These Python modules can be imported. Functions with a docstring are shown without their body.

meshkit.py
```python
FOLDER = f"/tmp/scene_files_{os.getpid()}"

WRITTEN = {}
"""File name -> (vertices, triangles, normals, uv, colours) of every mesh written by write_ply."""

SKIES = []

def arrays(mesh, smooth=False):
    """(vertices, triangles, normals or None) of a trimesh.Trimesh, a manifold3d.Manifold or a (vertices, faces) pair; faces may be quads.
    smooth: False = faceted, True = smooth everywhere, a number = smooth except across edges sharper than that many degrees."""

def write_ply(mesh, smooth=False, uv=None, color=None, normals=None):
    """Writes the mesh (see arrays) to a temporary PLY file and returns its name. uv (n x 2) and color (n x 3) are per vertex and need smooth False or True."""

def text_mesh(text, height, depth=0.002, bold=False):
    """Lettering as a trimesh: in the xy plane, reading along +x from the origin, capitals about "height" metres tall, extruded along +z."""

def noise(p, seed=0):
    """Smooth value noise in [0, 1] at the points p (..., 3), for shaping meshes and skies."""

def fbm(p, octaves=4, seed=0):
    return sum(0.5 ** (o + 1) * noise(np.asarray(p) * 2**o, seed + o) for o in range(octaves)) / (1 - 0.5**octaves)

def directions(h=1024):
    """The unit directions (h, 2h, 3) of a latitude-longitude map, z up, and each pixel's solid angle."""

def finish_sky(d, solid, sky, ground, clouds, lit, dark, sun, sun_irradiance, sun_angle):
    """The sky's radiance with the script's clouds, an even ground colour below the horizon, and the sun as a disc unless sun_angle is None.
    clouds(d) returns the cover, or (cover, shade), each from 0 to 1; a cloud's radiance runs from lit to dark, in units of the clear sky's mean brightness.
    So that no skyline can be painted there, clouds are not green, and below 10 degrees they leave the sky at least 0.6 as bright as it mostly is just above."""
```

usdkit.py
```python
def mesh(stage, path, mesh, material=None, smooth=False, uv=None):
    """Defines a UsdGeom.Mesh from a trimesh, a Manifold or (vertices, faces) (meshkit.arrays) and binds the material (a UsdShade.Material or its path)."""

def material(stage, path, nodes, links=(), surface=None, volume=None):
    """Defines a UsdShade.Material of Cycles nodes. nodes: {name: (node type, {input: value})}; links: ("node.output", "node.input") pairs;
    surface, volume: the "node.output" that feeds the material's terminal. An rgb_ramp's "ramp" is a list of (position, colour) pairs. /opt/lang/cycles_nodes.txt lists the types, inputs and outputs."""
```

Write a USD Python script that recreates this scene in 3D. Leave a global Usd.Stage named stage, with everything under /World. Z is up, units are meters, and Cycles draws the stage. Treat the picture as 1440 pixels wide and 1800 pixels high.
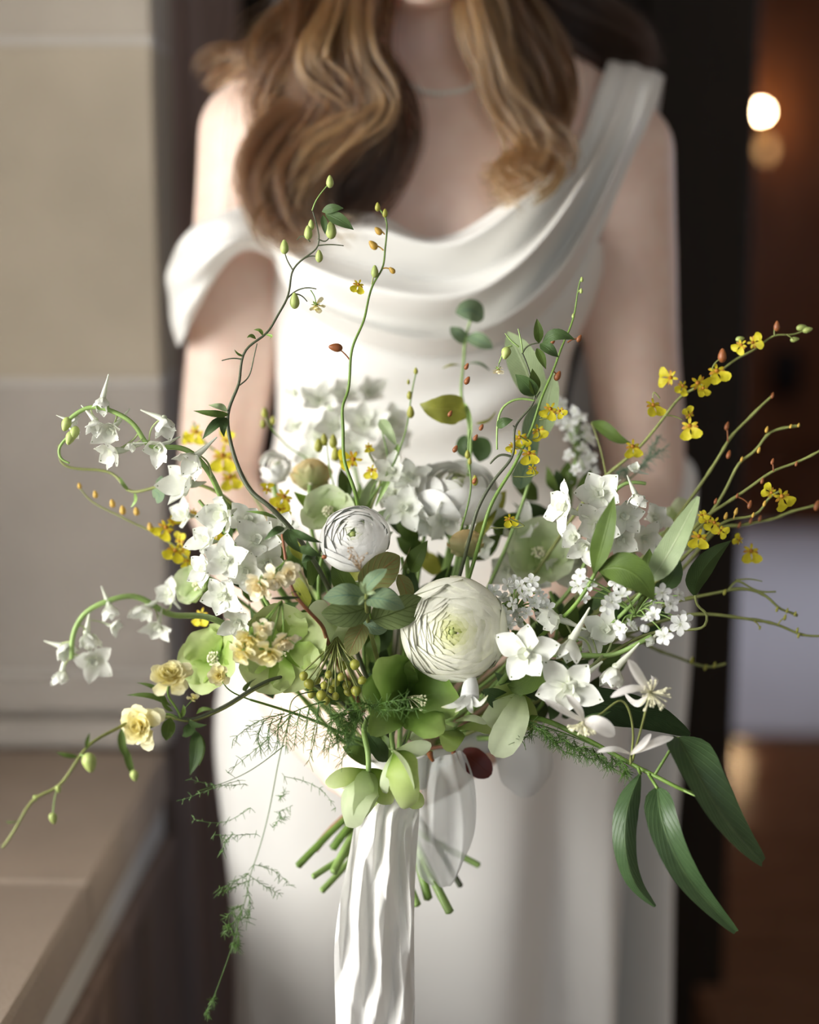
import math, random
import numpy as np
import trimesh, usdkit, meshkit
from scipy.interpolate import CubicSpline
from pxr import Usd, UsdGeom, UsdLux, UsdShade, Gf, Sdf, Vt

stage = Usd.Stage.CreateInMemory()
UsdGeom.SetStageUpAxis(stage, 'Z')
UsdGeom.SetStageMetersPerUnit(stage, 1.0)
UsdGeom.Xform.Define(stage, '/World')
UsdGeom.Scope.Define(stage, '/World/Looks')

# ------------------------------------------------------------------ camera, light, exposure
PITCH = math.radians(10.2)
CAM = np.array([0.0, 0.0, 1.25])
FPX = 2776.0                     # focal length in pixels of the 1440 px wide frame (80 mm on 41.5 mm)
FOCUS = 0.995
EXPOSURE = 0.0
WINDOW_POWER = 18.5
REAR_FILL_POWER = 2.0
HALL_POWER = 13.0
cam = UsdGeom.Camera.Define(stage, '/World/camera')
cam.AddTranslateOp().Set(Gf.Vec3d(*CAM))
cam.AddRotateXOp().Set(90 - math.degrees(PITCH))
cam.CreateFocalLengthAttr(80.0)
cam.CreateHorizontalApertureAttr(41.5)
cam.CreateVerticalApertureAttr(41.5 * 1800 / 1440)
cam.CreateFStopAttr(3.3)
cam.CreateFocusDistanceAttr(FOCUS)
cam.CreateExposureAttr(EXPOSURE)
cam.CreateClippingRangeAttr(Gf.Vec2f(0.05, 200))

RIGHT = np.array([1.0, 0, 0])
FWD = np.array([0, math.cos(PITCH), -math.sin(PITCH)])
UP = np.array([0, math.sin(PITCH), math.cos(PITCH)])


def ray(px, py):
    return FWD + (px - 720) / FPX * RIGHT - (py - 900) / FPX * UP


def P(px, py, d=1.0):
    """the point seen at a pixel, d metres in front of the lens along its axis"""
    return CAM + d * ray(px, py)


def W(px, py, y):
    """the point seen at a pixel in the vertical plane at world y"""
    r = ray(px, py)
    return CAM + r * (y / r[1])


def face(r, u, t):
    """a world direction from right / up / towards the lens"""
    v = r * RIGHT + u * UP - t * FWD
    return v / np.linalg.norm(v)


def unit(v):
    v = np.asarray(v, float)
    return v / max(np.linalg.norm(v), 1e-12)


# sky outside the window, daylight at the two windows, added fill behind the camera
dome = UsdLux.DomeLight.Define(stage, '/World/sky')
dome.CreateColorAttr(Gf.Vec3f(0.75, 0.87, 1.0))
dome.CreateIntensityAttr(0.25)


def area_light(name, loc, rot, w, h, power, color):
    l = UsdLux.RectLight.Define(stage, '/World/' + name)
    l.AddTranslateOp().Set(Gf.Vec3d(*loc))
    l.AddRotateXYZOp().Set(Gf.Vec3f(*rot))
    l.CreateWidthAttr(w)
    l.CreateHeightAttr(h)
    l.CreateIntensityAttr(power)
    l.CreateColorAttr(Gf.Vec3f(*color))
    return l


# RectLight shines along its own -Z
area_light('window_daylight', (-1.50, -0.62, 1.38), (90, 0, -90), 3.0, 1.25, WINDOW_POWER, (1.0, 0.975, 0.925))
area_light('rear_fill', (0.75, -3.14, 1.70), (90, 0, 0), 1.8, 1.7, REAR_FILL_POWER, (0.74, 0.87, 1.0))  # unseen fill light added behind the camera
area_light('hall_daylight', (3.45, 5.0, 1.75), (90, 0, 90), 1.7, 1.9, HALL_POWER, (0.72, 0.80, 1.0))

# ------------------------------------------------------------------ naming and writing of objects
taken = {}


def numbered(parent, name):
    k = taken.get((parent, name), 0)
    taken[(parent, name)] = k + 1
    return name if k == 0 else f'{name}_{k:03d}'


class Node:
    def __init__(self, path, loc):
        self.path, self.loc = path, np.asarray(loc, float)
        self.prim = stage.GetPrimAtPath(path)


def data(prim, label=None, cat=None, group=None, kind=None):
    for k, v in (('label', label), ('category', cat), ('group', group), ('kind', kind)):
        if v:
            prim.SetCustomDataByKey(k, v)


def thing(name, label, cat, loc=(0, 0, 0), group=None, kind=None, turn=0.0):
    path = '/World/' + numbered('/World', name)
    x = UsdGeom.Xform.Define(stage, path)
    x.AddTranslateOp().Set(Gf.Vec3d(*map(float, loc)))
    if turn:
        x.AddRotateZOp().Set(turn)
    data(x.GetPrim(), label, cat, group, kind)
    return Node(path, loc)


class Geo:
    """triangles with a per-vertex (tint or length, distance from midrib, chance) triple"""

    def __init__(self):
        self.v, self.f, self.a, self.n = [], [], [], 0

    def add(self, v, f, a=None):
        v, f = np.asarray(v, float), np.asarray(f, int)
        if f.shape[1] == 4:
            f = np.vstack([f[:, [0, 1, 2]], f[:, [0, 2, 3]]])
        if a is None:
            a = np.zeros((len(v), 3))
        elif np.ndim(a) == 0:
            a = np.tile([float(a), 0, 0], (len(v), 1))
        self.v.append(v), self.f.append(f + self.n), self.a.append(np.asarray(a, float))
        self.n += len(v)
        return self

    def join(self, g):
        for v, f, a in zip(*g.arr_lists()):
            self.add(v, f, a)
        return self

    def arr_lists(self):
        out_f, n = [], 0
        for v, f in zip(self.v, self.f):
            out_f.append(f - n)
            n += len(v)
        return self.v, out_f, self.a

    def get(self):
        return np.vstack(self.v), np.vstack(self.f), np.vstack(self.a)


def put(name, geo, mat, parent=None, label=None, cat=None, group=None, kind=None, smooth=True):
    """one Mesh prim: a part under its thing (or a sub-part under its part), or a top-level mesh"""
    if not isinstance(geo, Geo):
        v, f, _ = meshkit.arrays(geo)
        geo = Geo().add(v, f)
    v, f, a = geo.get()
    base = parent.path if parent else '/World'
    loc = parent.loc if parent else np.zeros(3)
    path = base + '/' + numbered(base, name)
    if smooth is True:
        m = usdkit.mesh(stage, path, (v - loc, f), mat, True)
        pv = UsdGeom.PrimvarsAPI(m).CreatePrimvar('uvw', Sdf.ValueTypeNames.Float3Array, 'vertex')
        pv.Set(Vt.Vec3fArray.FromNumpy(a.astype(np.float32)))
    else:
        m = usdkit.mesh(stage, path, (v - loc, f), mat, smooth)
    data(m.GetPrim(), label, cat, group, kind)
    return Node(path, loc)


def curves(name, strands, widths, mat, parent, kind=None, label=None):
    """BasisCurves; strands (n, k, 3), widths (k,) or scalar"""
    base, loc = parent.path, parent.loc
    path = base + '/' + numbered(base, name)
    c = UsdGeom.BasisCurves.Define(stage, path)
    s = np.asarray(strands, float) - loc
    n, k = s.shape[:2]
    c.CreateTypeAttr('linear')
    c.CreateCurveVertexCountsAttr(Vt.IntArray([k] * n))
    c.CreatePointsAttr(Vt.Vec3fArray.FromNumpy(s.reshape(-1, 3).astype(np.float32)))
    w = np.broadcast_to(np.asarray(widths, float), (n, k)).reshape(-1)
    c.CreateWidthsAttr(Vt.FloatArray.FromNumpy(w.astype(np.float32)))
    c.SetWidthsInterpolation('vertex')
    UsdShade.MaterialBindingAPI.Apply(c.GetPrim()).Bind(mat)
    data(c.GetPrim(), label, None, None, kind)
    return Node(path, loc)


# ------------------------------------------------------------------ shapes
def spline(pts, n):
    pts = np.asarray(pts, float)
    if len(pts) == 2:
        return pts[0] + np.linspace(0, 1, n)[:, None] * (pts[1] - pts[0])
    s = np.concatenate([[0], np.cumsum(np.maximum(np.linalg.norm(np.diff(pts, axis=0), axis=1), 1e-6) ** 0.7)])
    return CubicSpline(s, pts, bc_type='natural')(np.linspace(0, s[-1], n))


def frames(p, hint=None):
    t = np.gradient(p, axis=0)
    t /= np.maximum(np.linalg.norm(t, axis=1, keepdims=True), 1e-12)
    n0 = np.array([0, 0, 1.0]) if hint is None else unit(hint)
    if abs(n0 @ t[0]) > 0.9 and hint is None:
        n0 = np.array([1.0, 0, 0])
    ns = []
    n = n0
    for k in range(len(p)):
        n = n - (n @ t[k]) * t[k]
        if np.linalg.norm(n) < 1e-6:
            n = np.cross(t[k], [0.3, 0.9, 0.2])
        n = unit(n)
        ns.append(n)
    ns = np.array(ns)
    return t, ns, np.cross(t, ns)


def tube(pts, r0, r1=None, sides=6, n=None, g=None, tint=0.0, knobs=0.0, rng=None):
    """a round stem along a smooth path, tapering from r0 to r1"""
    g = g or Geo()
    pts = np.asarray(pts, float)
    n = n or max(4, 5 * len(pts))
    p = spline(pts, n)
    t, a, b = frames(p)
    if np.ndim(r0):
        r = np.interp(np.linspace(0, 1, n), np.linspace(0, 1, len(r0)), r0)
    else:
        r = np.linspace(r0, r0 if r1 is None else r1, n)
    if knobs:
        rng = rng or np.random.default_rng(1)
        r = r * (1 + knobs * (rng.random(n) > 0.8))
    ph = np.linspace(0, 2 * np.pi, sides, endpoint=False)
    ring = np.cos(ph)[None, :, None] * a[:, None] + np.sin(ph)[None, :, None] * b[:, None]
    v = (p[:, None] + r[:, None, None] * ring).reshape(-1, 3)
    i, j = np.meshgrid(np.arange(n - 1), np.arange(sides), indexing='ij')
    q = np.stack([i * sides + j, i * sides + (j + 1) % sides, (i + 1) * sides + (j + 1) % sides, (i + 1) * sides + j], -1).reshape(-1, 4)
    v = np.vstack([v, p[:1] - t[:1] * r[0] * 0.5, p[-1:] + t[-1:] * r[-1] * 0.5])
    c0, c1 = n * sides, n * sides + 1
    caps = [(c0, (k + 1) % sides, k) for k in range(sides)] + [(c1, (n - 1) * sides + k, (n - 1) * sides + (k + 1) % sides) for k in range(sides)]
    f = np.vstack([q[:, [0, 1, 2]], q[:, [0, 2, 3]], caps])
    g.add(v, f, tint)
    return g


def ball(c, r, axis=(0, 0, 1), stretch=1.0, g=None, tint=0.0, nu=8, nv=6, point=0.0):
    """an egg along an axis; point > 0 draws out its tip"""
    g = g or Geo()
    ax = unit(axis)
    h = np.array([1.0, 0, 0]) if abs(ax[0]) < 0.8 else np.array([0, 1.0, 0])
    a = unit(np.cross(ax, h))
    b = np.cross(ax, a)
    th = np.linspace(0, np.pi, nv + 1)
    ph = np.linspace(0, 2 * np.pi, nu, endpoint=False)
    z = -np.cos(th)
    rad = np.sin(th) * (1 - 0.45 * point * np.clip(z, 0, 1))
    z = z * (1 + point * np.clip(z, 0, 1))
    v = (np.asarray(c)[None, None] + r * rad[:, None, None] * (np.cos(ph)[None, :, None] * a + np.sin(ph)[None, :, None] * b) + r * stretch * z[:, None, None] * ax).reshape(-1, 3)
    i, j = np.meshgrid(np.arange(nv), np.arange(nu), indexing='ij')
    q = np.stack([i * nu + j, i * nu + (j + 1) % nu, (i + 1) * nu + (j + 1) % nu, (i + 1) * nu + j], -1).reshape(-1, 4)
    g.add(v, q, tint)
    return g


PROFILE = {
    'heart': [(0, .2), (.05, .72), (.14, .97), (.26, 1), (.5, .86), (.75, .56), (.93, .33), (1, .2)],
    'leaf': [(0, .05), (.08, .38), (.25, .86), (.42, 1), (.6, .9), (.78, .6), (.92, .22), (1, .02)],
    'lance': [(0, .08), (.06, .42), (.16, .82), (.3, 1), (.5, .93), (.75, .66), (.93, .32), (1, .12)],
    'euc': [(0, .06), (.08, .5), (.22, .88), (.42, 1), (.62, .96), (.8, .72), (.92, .38), (1, .05)],
    'petal': [(0, .3), (.12, .5), (.35, .86), (.6, 1), (.8, .9), (.93, .6), (1, .2)],
    'broad': [(0, .35), (.1, .66), (.3, .97), (.55, 1), (.78, .86), (.92, .56), (1, .18)],
    'clem': [(0, .25), (.1, .45), (.3, .8), (.6, 1), (.8, .88), (.93, .55), (1, .15)],
    'spoon': [(0, .16), (.25, .3), (.5, .7), (.75, 1), (.9, .8), (1, .3)],
    'sepal': [(0, .3), (.15, .58), (.38, 1), (.56, .97), (.76, .68), (.91, .30), (1, .03)],
    'strap': [(0, .8), (.2, 1), (.8, 1), (1, .9)],
}


def blade(mid, hw, normal, prof='leaf', fold=0.0, cup=0.0, ruffle=0.0, twist=0.0, nu=14, nv=9, seed=0, g=None, notch=0.0, tint=None, thick=0.0):
    """a leaf or petal: a midline, a half width, the side it shows; fold lifts both halves in a V, cup in a bowl"""
    g = g or Geo()
    rng = np.random.default_rng(seed + 17)
    p = spline(mid, nu)
    t, n, b = frames(p, normal)
    u = np.linspace(0, 1, nu)
    tab = np.array(PROFILE[prof])
    w = hw * np.interp(u, tab[:, 0], tab[:, 1])
    v = np.linspace(-1, 1, nv)
    U, V = np.meshgrid(u, v, indexing='ij')
    tw = twist * U
    lift = np.abs(V) * math.sin(fold) + cup * V ** 2
    side = V * math.cos(fold) * (1 - 0.25 * abs(cup) * np.abs(V))
    if ruffle:
        ph = rng.random(4) * 6.28
        lift = lift + ruffle * np.abs(V) ** 1.5 * (np.sin(U * 13 + ph[0] + V) + 0.6 * np.sin(U * 23 + ph[1]) + .5 * np.sin(V * 7 + ph[2]))
    B = b[:, None] * np.cos(tw)[..., None] + n[:, None] * np.sin(tw)[..., None]
    N = n[:, None] * np.cos(tw)[..., None] - b[:, None] * np.sin(tw)[..., None]
    X = p[:, None] + w[:, None, None] * (side[..., None] * B + lift[..., None] * N)
    if notch:
        X = X - t[:, None] * (notch * hw * (1 - np.abs(V)) * U ** 6)[..., None]
    i, j = np.meshgrid(np.arange(nu - 1), np.arange(nv - 1), indexing='ij')
    q = np.stack([i * nv + j, (i + 1) * nv + j, (i + 1) * nv + j + 1, i * nv + j + 1], -1).reshape(-1, 4)
    a = np.stack([U if tint is None else np.interp(U, np.linspace(0, 1, len(tint)), tint), np.abs(V), np.full_like(U, rng.random())], -1).reshape(-1, 3)
    g.add(X.reshape(-1, 3), q, a)
    return g


def ring_frame(axis, spin=0.0):
    ax = unit(axis)
    h = UP if abs(ax @ UP) < 0.9 else RIGHT
    e1 = unit(np.cross(h, ax))
    e2 = np.cross(ax, e1)
    return ax, math.cos(spin) * e1 + math.sin(spin) * e2, -math.sin(spin) * e1 + math.cos(spin) * e2


def arc_petal(c, axis, az, length, hw, a0, a1, r0=0.0, spin=0.0, prof='petal', n=7, g=None, **kw):
    """a petal of a flower: it leaves the centre at angle a0 from the flower's axis and ends at a1 (degrees)"""
    ax, e1, e2 = ring_frame(axis, spin)
    R = math.cos(az) * e1 + math.sin(az) * e2
    al = np.radians(np.linspace(a0, a1, n))
    step = length / (n - 1)
    pts = [np.asarray(c) + r0 * R]
    for k in range(1, n):
        m = (al[k] + al[k - 1]) / 2
        pts.append(pts[-1] + step * (math.cos(m) * ax + math.sin(m) * R))
    nrm = -math.cos(al[0]) * R + math.sin(al[0]) * ax
    return blade(pts, hw, nrm, prof=prof, g=g, **kw)


def box(lo, hi, bev=0.0):
    lo, hi = np.asarray(lo, float), np.asarray(hi, float)
    if not bev:
        m = trimesh.creation.box(hi - lo)
        m.apply_translation((lo + hi) / 2)
        return m
    pts = []
    for s in np.ndindex(2, 2, 2):
        c = np.where(s, hi, lo)
        d = np.where(s, -1, 1) * bev
        for k in range(3):
            e = d.copy()
            e[k] = 0
            pts.append(c + e)
    return trimesh.convex.convex_hull(np.array(pts))


# ------------------------------------------------------------------ materials
def look(name, nodes, links, surface):
    return usdkit.material(stage, '/World/Looks/' + name, nodes, links, surface=surface)


def plain(name, color, rough=0.5, vary=0.0, scale=20.0, **kw):
    n = {'p': ('principled_bsdf', {'roughness': rough, **kw})}
    if not vary:
        n['p'][1]['base_color'] = color
        return look(name, n, [], 'p.BSDF')
    c = np.array(color)
    n['g'] = ('geometry', {})
    n['n'] = ('noise_texture', {'scale': scale, 'detail': 4})
    n['r'] = ('rgb_ramp', {'ramp': [(0.25, tuple(c * (1 - vary))), (0.75, tuple(np.minimum(c * (1 + vary), 1)))]})
    return look(name, n, [('g.position', 'n.vector'), ('n.fac', 'r.fac'), ('r.color', 'p.base_color')], 'p.BSDF')


def petal_look(name, ramp, rough=0.5, through=0.35, spec=0.3, glow=1.0):
    """thin petal tissue: colour runs by uvw.x (0 tip or plain, up to 1), some light comes through"""
    n = {'a': ('attribute', {'attribute': 'uvw'}), 's': ('separate_xyz', {}), 'r': ('rgb_ramp', {'ramp': ramp}),
         'g': ('geometry', {}), 'no': ('noise_texture', {'scale': 260.0, 'detail': 3}), 'm': ('mix_color', {'blend_type': 'multiply', 'fac': 0.16}),
         'nr': ('rgb_ramp', {'ramp': [(0.3, (.75, .75, .72)), (.7, (1, 1, 1))]}),
         'b': ('bump', {'strength': 0.25, 'distance': 0.0006}),
         'p': ('principled_bsdf', {'roughness': rough, 'specular_ior_level': spec}), 't': ('translucent_bsdf', {}), 'x': ('mix_closure', {'fac': through})}
    l = [('a.vector', 's.vector'), ('s.x', 'r.fac'), ('g.position', 'no.vector'), ('no.fac', 'nr.fac'), ('r.color', 'm.a'), ('nr.color', 'm.b'),
         ('m.result', 'p.base_color'), ('m.result', 't.color'), ('no.fac', 'b.height'), ('b.normal', 'p.normal'), ('p.BSDF', 'x.closure1'), ('t.BSDF', 'x.closure2')]
    return look(name, n, l, 'x.closure')


def leaf_look(name, top, under, vein, rough=0.4, through=0.2, veins=16.0, spec=0.4, strength=0.5):
    """a leaf: midrib and side veins by uvw (length, distance from the midrib), paler underside"""
    n = {'a': ('attribute', {'attribute': 'uvw'}), 's': ('separate_xyz', {}), 'g': ('geometry', {}),
         'rib': ('map_range', {'from_min': 0.015, 'from_max': 0.075, 'to_min': 1, 'to_max': 0, 'clamp': True}),
         'k1': ('math', {'math_type': 'multiply', 'value2': veins}), 'k2': ('math', {'math_type': 'multiply', 'value2': -veins * 0.38}), 'k3': ('math', {'math_type': 'add'}),
         'fr': ('math', {'math_type': 'pingpong', 'value2': 0.5}),
         'sv': ('map_range', {'from_min': 0.0, 'from_max': 0.15, 'to_min': 0.7, 'to_max': 0, 'clamp': True}),
         'mx': ('math', {'math_type': 'maximum'}),
         'no': ('noise_texture', {'scale': 90.0, 'detail': 4}), 'nr': ('rgb_ramp', {'ramp': [(0.3, (.72, .74, .7)), (.7, (1.12, 1.1, 1.05))]}),
         'side': ('mix_color', {'a': top, 'b': under}), 'v': ('mix_color', {'b': vein}), 'vm': ('math', {'math_type': 'multiply', 'value2': strength}),
         'm': ('mix_color', {'blend_type': 'multiply', 'fac': 0.6, 'use_clamp_result': False}),
         'b': ('bump', {'strength': 0.35, 'distance': 0.0008, 'invert': True}),
         'p': ('principled_bsdf', {'roughness': rough, 'specular_ior_level': spec}), 't': ('translucent_bsdf', {}), 'x': ('mix_closure', {'fac': through})}
    l = [('a.vector', 's.vector'), ('s.y', 'rib.value'), ('s.x', 'k1.value1'), ('s.y', 'k2.value1'), ('k1.value', 'k3.value1'), ('k2.value', 'k3.value2'), ('k3.value', 'fr.value1'),
         ('fr.value', 'sv.value'), ('rib.result', 'mx.value1'), ('sv.result', 'mx.value2'), ('g.backfacing', 'side.fac'), ('side.result', 'v.a'), ('mx.value', 'vm.value1'), ('vm.value', 'v.fac'),
         ('g.position', 'no.vector'), ('no.fac', 'nr.fac'), ('v.result', 'm.a'), ('nr.color', 'm.b'), ('m.result', 'p.base_color'), ('m.result', 't.color'),
         ('mx.value', 'b.height'), ('b.normal', 'p.normal'), ('p.BSDF', 'x.closure1'), ('t.BSDF', 'x.closure2')]
    return look(name, n, l, 'x.closure')


WHITE = (.86, .86, .80)
M_ran = petal_look('ranunculus_petal', [(0, (.94, .94, .82)), (.35, (.90, .91, .66)), (.7, (.74, .78, .34)), (1, (.38, .46, .06))], through=.15)
M_ranw = petal_look('white_ranunculus_petal', [(0, (.95, .95, .92)), (.7, (.93, .93, .87)), (.9, (.72, .78, .50)), (1, (.40, .48, .16))], through=.12)
M_del = petal_look('delphinium_sepal', [(0, (.88, .89, .84)), (.55, (.82, .85, .72)), (.8, (.55, .64, .32)), (.95, (.16, .20, .07)), (1, (.16, .20, .07))], through=.28)
M_hel = petal_look('hellebore_petal', [(0, (.58, .67, .34)), (.35, (.42, .54, .16)), (.7, (.25, .39, .06)), (1, (.12, .23, .02))], through=.38)
M_help = petal_look('pale_hellebore_petal', [(0, (.72, .80, .56)), (.4, (.60, .72, .38)), (1, (.42, .56, .20))], through=.4)
M_held = petal_look('deep_hellebore_petal', [(0, (.30, .42, .12)), (.3, (.15, .26, .045)), (1, (.045, .10, .012))], through=.3)
M_helb = petal_look('faded_hellebore_petal', [(0, (.66, .48, .22)), (.3, (.60, .56, .30)), (1, (.52, .56, .26))], through=.35)
M_rose = petal_look('banksia_petal', [(0, (.96, .92, .66)), (.5, (.96, .88, .42)), (1, (.94, .74, .12))], through=.30)
M_peach = petal_look('peach_banksia_petal', [(0, (.96, .91, .74)), (.5, (.96, .87, .58)), (1, (.92, .68, .24))], through=.22)
M_onc = petal_look('orchid_lip', [(0, (.76, .68, .035)), (.75, (.72, .60, .03)), (1, (.60, .26, .03))], through=.4)
M_oncs = petal_look('orchid_sepal', [(0, (.70, .52, .04)), (1, (.50, .20, .03))], through=.3)
M_clem = petal_look('clematis_sepal', [(0, (.90, .87, .84)), (1, (.84, .80, .72))], through=.4)
M_stamen = plain('stamen', (.80, .78, .55), .5)
M_filler = petal_look('small_white_petal', [(0, (.88, .89, .88)), (.8, (.82, .84, .76)), (1, (.62, .66, .36))], through=.3)
M_stem = plain('green_stem', (.16, .27, .05), .45, .25, 90)
M_stemp = plain('pale_green_stem', (.27, .41, .12), .45, .2, 90)
M_stemo = plain('olive_stem', (.24, .27, .08), .5, .25, 90)
M_twig = plain('dark_twig', (.085, .10, .055), .5, .3, 120)
M_twigr = plain('red_brown_twig', (.26, .10, .05), .5, .3, 120)
M_bud = plain('green_bud', (.36, .44, .13), .5, .2, 200)
M_budy = plain('yellow_green_bud', (.33, .33, .05), .45, .25, 160)
M_budr = plain('russet_bud', (.26, .085, .025), .45, .25, 160)
M_budo = plain('amber_bud', (.58, .36, .06), .45, .25, 160)
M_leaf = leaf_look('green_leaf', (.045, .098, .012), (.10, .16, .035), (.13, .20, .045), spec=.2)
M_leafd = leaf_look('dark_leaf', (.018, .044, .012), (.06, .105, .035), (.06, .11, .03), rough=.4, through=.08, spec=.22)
M_leafl = leaf_look('long_glossy_leaf', (.024, .052, .016), (.06, .11, .045), (.10, .16, .06), rough=.36, through=.08, veins=10, strength=.6, spec=.35)
M_leafp = leaf_look('pale_leaf', (.40, .52, .26), (.36, .47, .25), (.60, .68, .44), through=.3)
M_leafo = leaf_look('olive_leaf', (.36, .38, .04), (.34, .36, .06), (.44, .44, .10), through=.4)
M_euc = leaf_look('blue_green_leaf', (.17, .30, .235), (.20, .28, .16), (.09, .19, .15), rough=.55, through=.15, veins=7, strength=.9, spec=.25)
M_euco = leaf_look('olive_eucalyptus_leaf', (.14, .19, .06), (.14, .19, .07), (.06, .09, .02), spec=.2, strength=.9, rough=.55, through=.25, veins=7)
M_eucr = leaf_look('russet_eucalyptus_leaf', (.22, .20, .065), (.20, .22, .08), (.28, .13, .05), spec=.2, strength=.7, rough=.55, through=.25, veins=7)
M_fern = plain('asparagus_fern', (.07, .15, .022), .5)
M_fernp = plain('asparagus_fern_pale', (.13, .24, .07), .5)
M_red = leaf_look('dark_red_leaf', (.13, .018, .010), (.11, .015, .010), (.16, .03, .015), through=.25)

# ------------------------------------------------------------------ the place: window bay, panelling, hall
def wood_look(name, c0, c1, rough=0.4, scale=(14, 14, 1.2), **kw):
    n = {'g': ('geometry', {}), 'mp': ('mapping', {'scale': scale}), 'no': ('noise_texture', {'scale': 3.0, 'detail': 6, 'distortion': 0.6}),
         'r': ('rgb_ramp', {'ramp': [(0.3, c0), (0.7, c1)]}), 'b': ('bump', {'strength': 0.15, 'distance': 0.002}), 'p': ('principled_bsdf', {'roughness': rough, **kw})}
    return look(name, n, [('g.position', 'mp.vector'), ('mp.vector', 'no.vector'), ('no.fac', 'r.fac'), ('r.color', 'p.base_color'), ('no.fac', 'b.height'), ('b.normal', 'p.normal')], 'p.BSDF')


def stone_look(name, c, var=0.12):
    c = np.array(c)
    n = {'g': ('geometry', {}), 'no': ('noise_texture', {'scale': 5.0, 'detail': 3}), 'n2': ('noise_texture', {'scale': 420.0, 'detail': 2}),
         'r': ('rgb_ramp', {'ramp': [(0.3, tuple(c * (1 - var))), (0.7, tuple(c * (1 + var)))]}), 'r2': ('rgb_ramp', {'ramp': [(0.3, (.86, .85, .84)), (0.7, (1, 1, 1))]}),
         'm': ('mix_color', {'blend_type': 'multiply', 'fac': 1.0}), 'b': ('bump', {'strength': 0.3, 'distance': 0.001}), 'p': ('principled_bsdf', {'roughness': 0.8, 'specular_ior_level': 0.25})}
    return look(name, n, [('g.position', 'no.vector'), ('g.position', 'n2.vector'), ('no.fac', 'r.fac'), ('n2.fac', 'r2.fac'), ('r.color', 'm.a'), ('r2.color', 'm.b'), ('m.result', 'p.base_color'), ('n2.fac', 'b.height'), ('b.normal', 'p.normal')], 'p.BSDF')


M_stone = [stone_look('limestone', (.55, .50, .42)), stone_look('limestone_warm', (.55, .485, .375)), stone_look('limestone_grey', (.50, .46, .41))]
M_sill = [stone_look('sill_stone', (.40, .325, .265)), stone_look('sill_stone_warm', (.42, .34, .275))]
M_joint = plain('mortar', (.60, .57, .52), .9)
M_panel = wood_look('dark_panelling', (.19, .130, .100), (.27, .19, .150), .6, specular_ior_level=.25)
M_board_lit = wood_look('mauve_boards_painted_lit', (.30, .225, .205), (.42, .32, .295), .6, specular_ior_level=.25)  # lightened copy of the panelling; colour stands in for light missing beyond the pier
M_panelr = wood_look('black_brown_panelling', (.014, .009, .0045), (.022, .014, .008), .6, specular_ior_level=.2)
M_hallwood = wood_look('red_brown_wood', (.21, .070, .016), (.33, .118, .030), .45)
M_floor = wood_look('polished_floor', (.13, .060, .030), (.22, .11, .058), .10, (1.5, 14, 14))
M_pale = plain('pale_carpet', (.55, .53, .53), .95, .1, 30)
M_plaster = plain('plaster', (.40, .36, .31), .9, .05, 4)
M_black = plain('black_iron', (.012, .010, .009), .5)
M_brass = plain('aged_brass', (.45, .30, .12), .35, metallic=1.0)
M_frame = plain('painted_window_frame', (.70, .70, .68), .5)
M_pane = look('window_pane', {'fr': ('fresnel', {'IOR': 1.45}), 't': ('transparent_bsdf', {}), 'g': ('glossy_bsdf', {'roughness': 0.02}), 'x': ('mix_closure', {})},
              [('fr.fac', 'x.fac'), ('t.BSDF', 'x.closure1'), ('g.BSDF', 'x.closure2')], 'x.closure')

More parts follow.
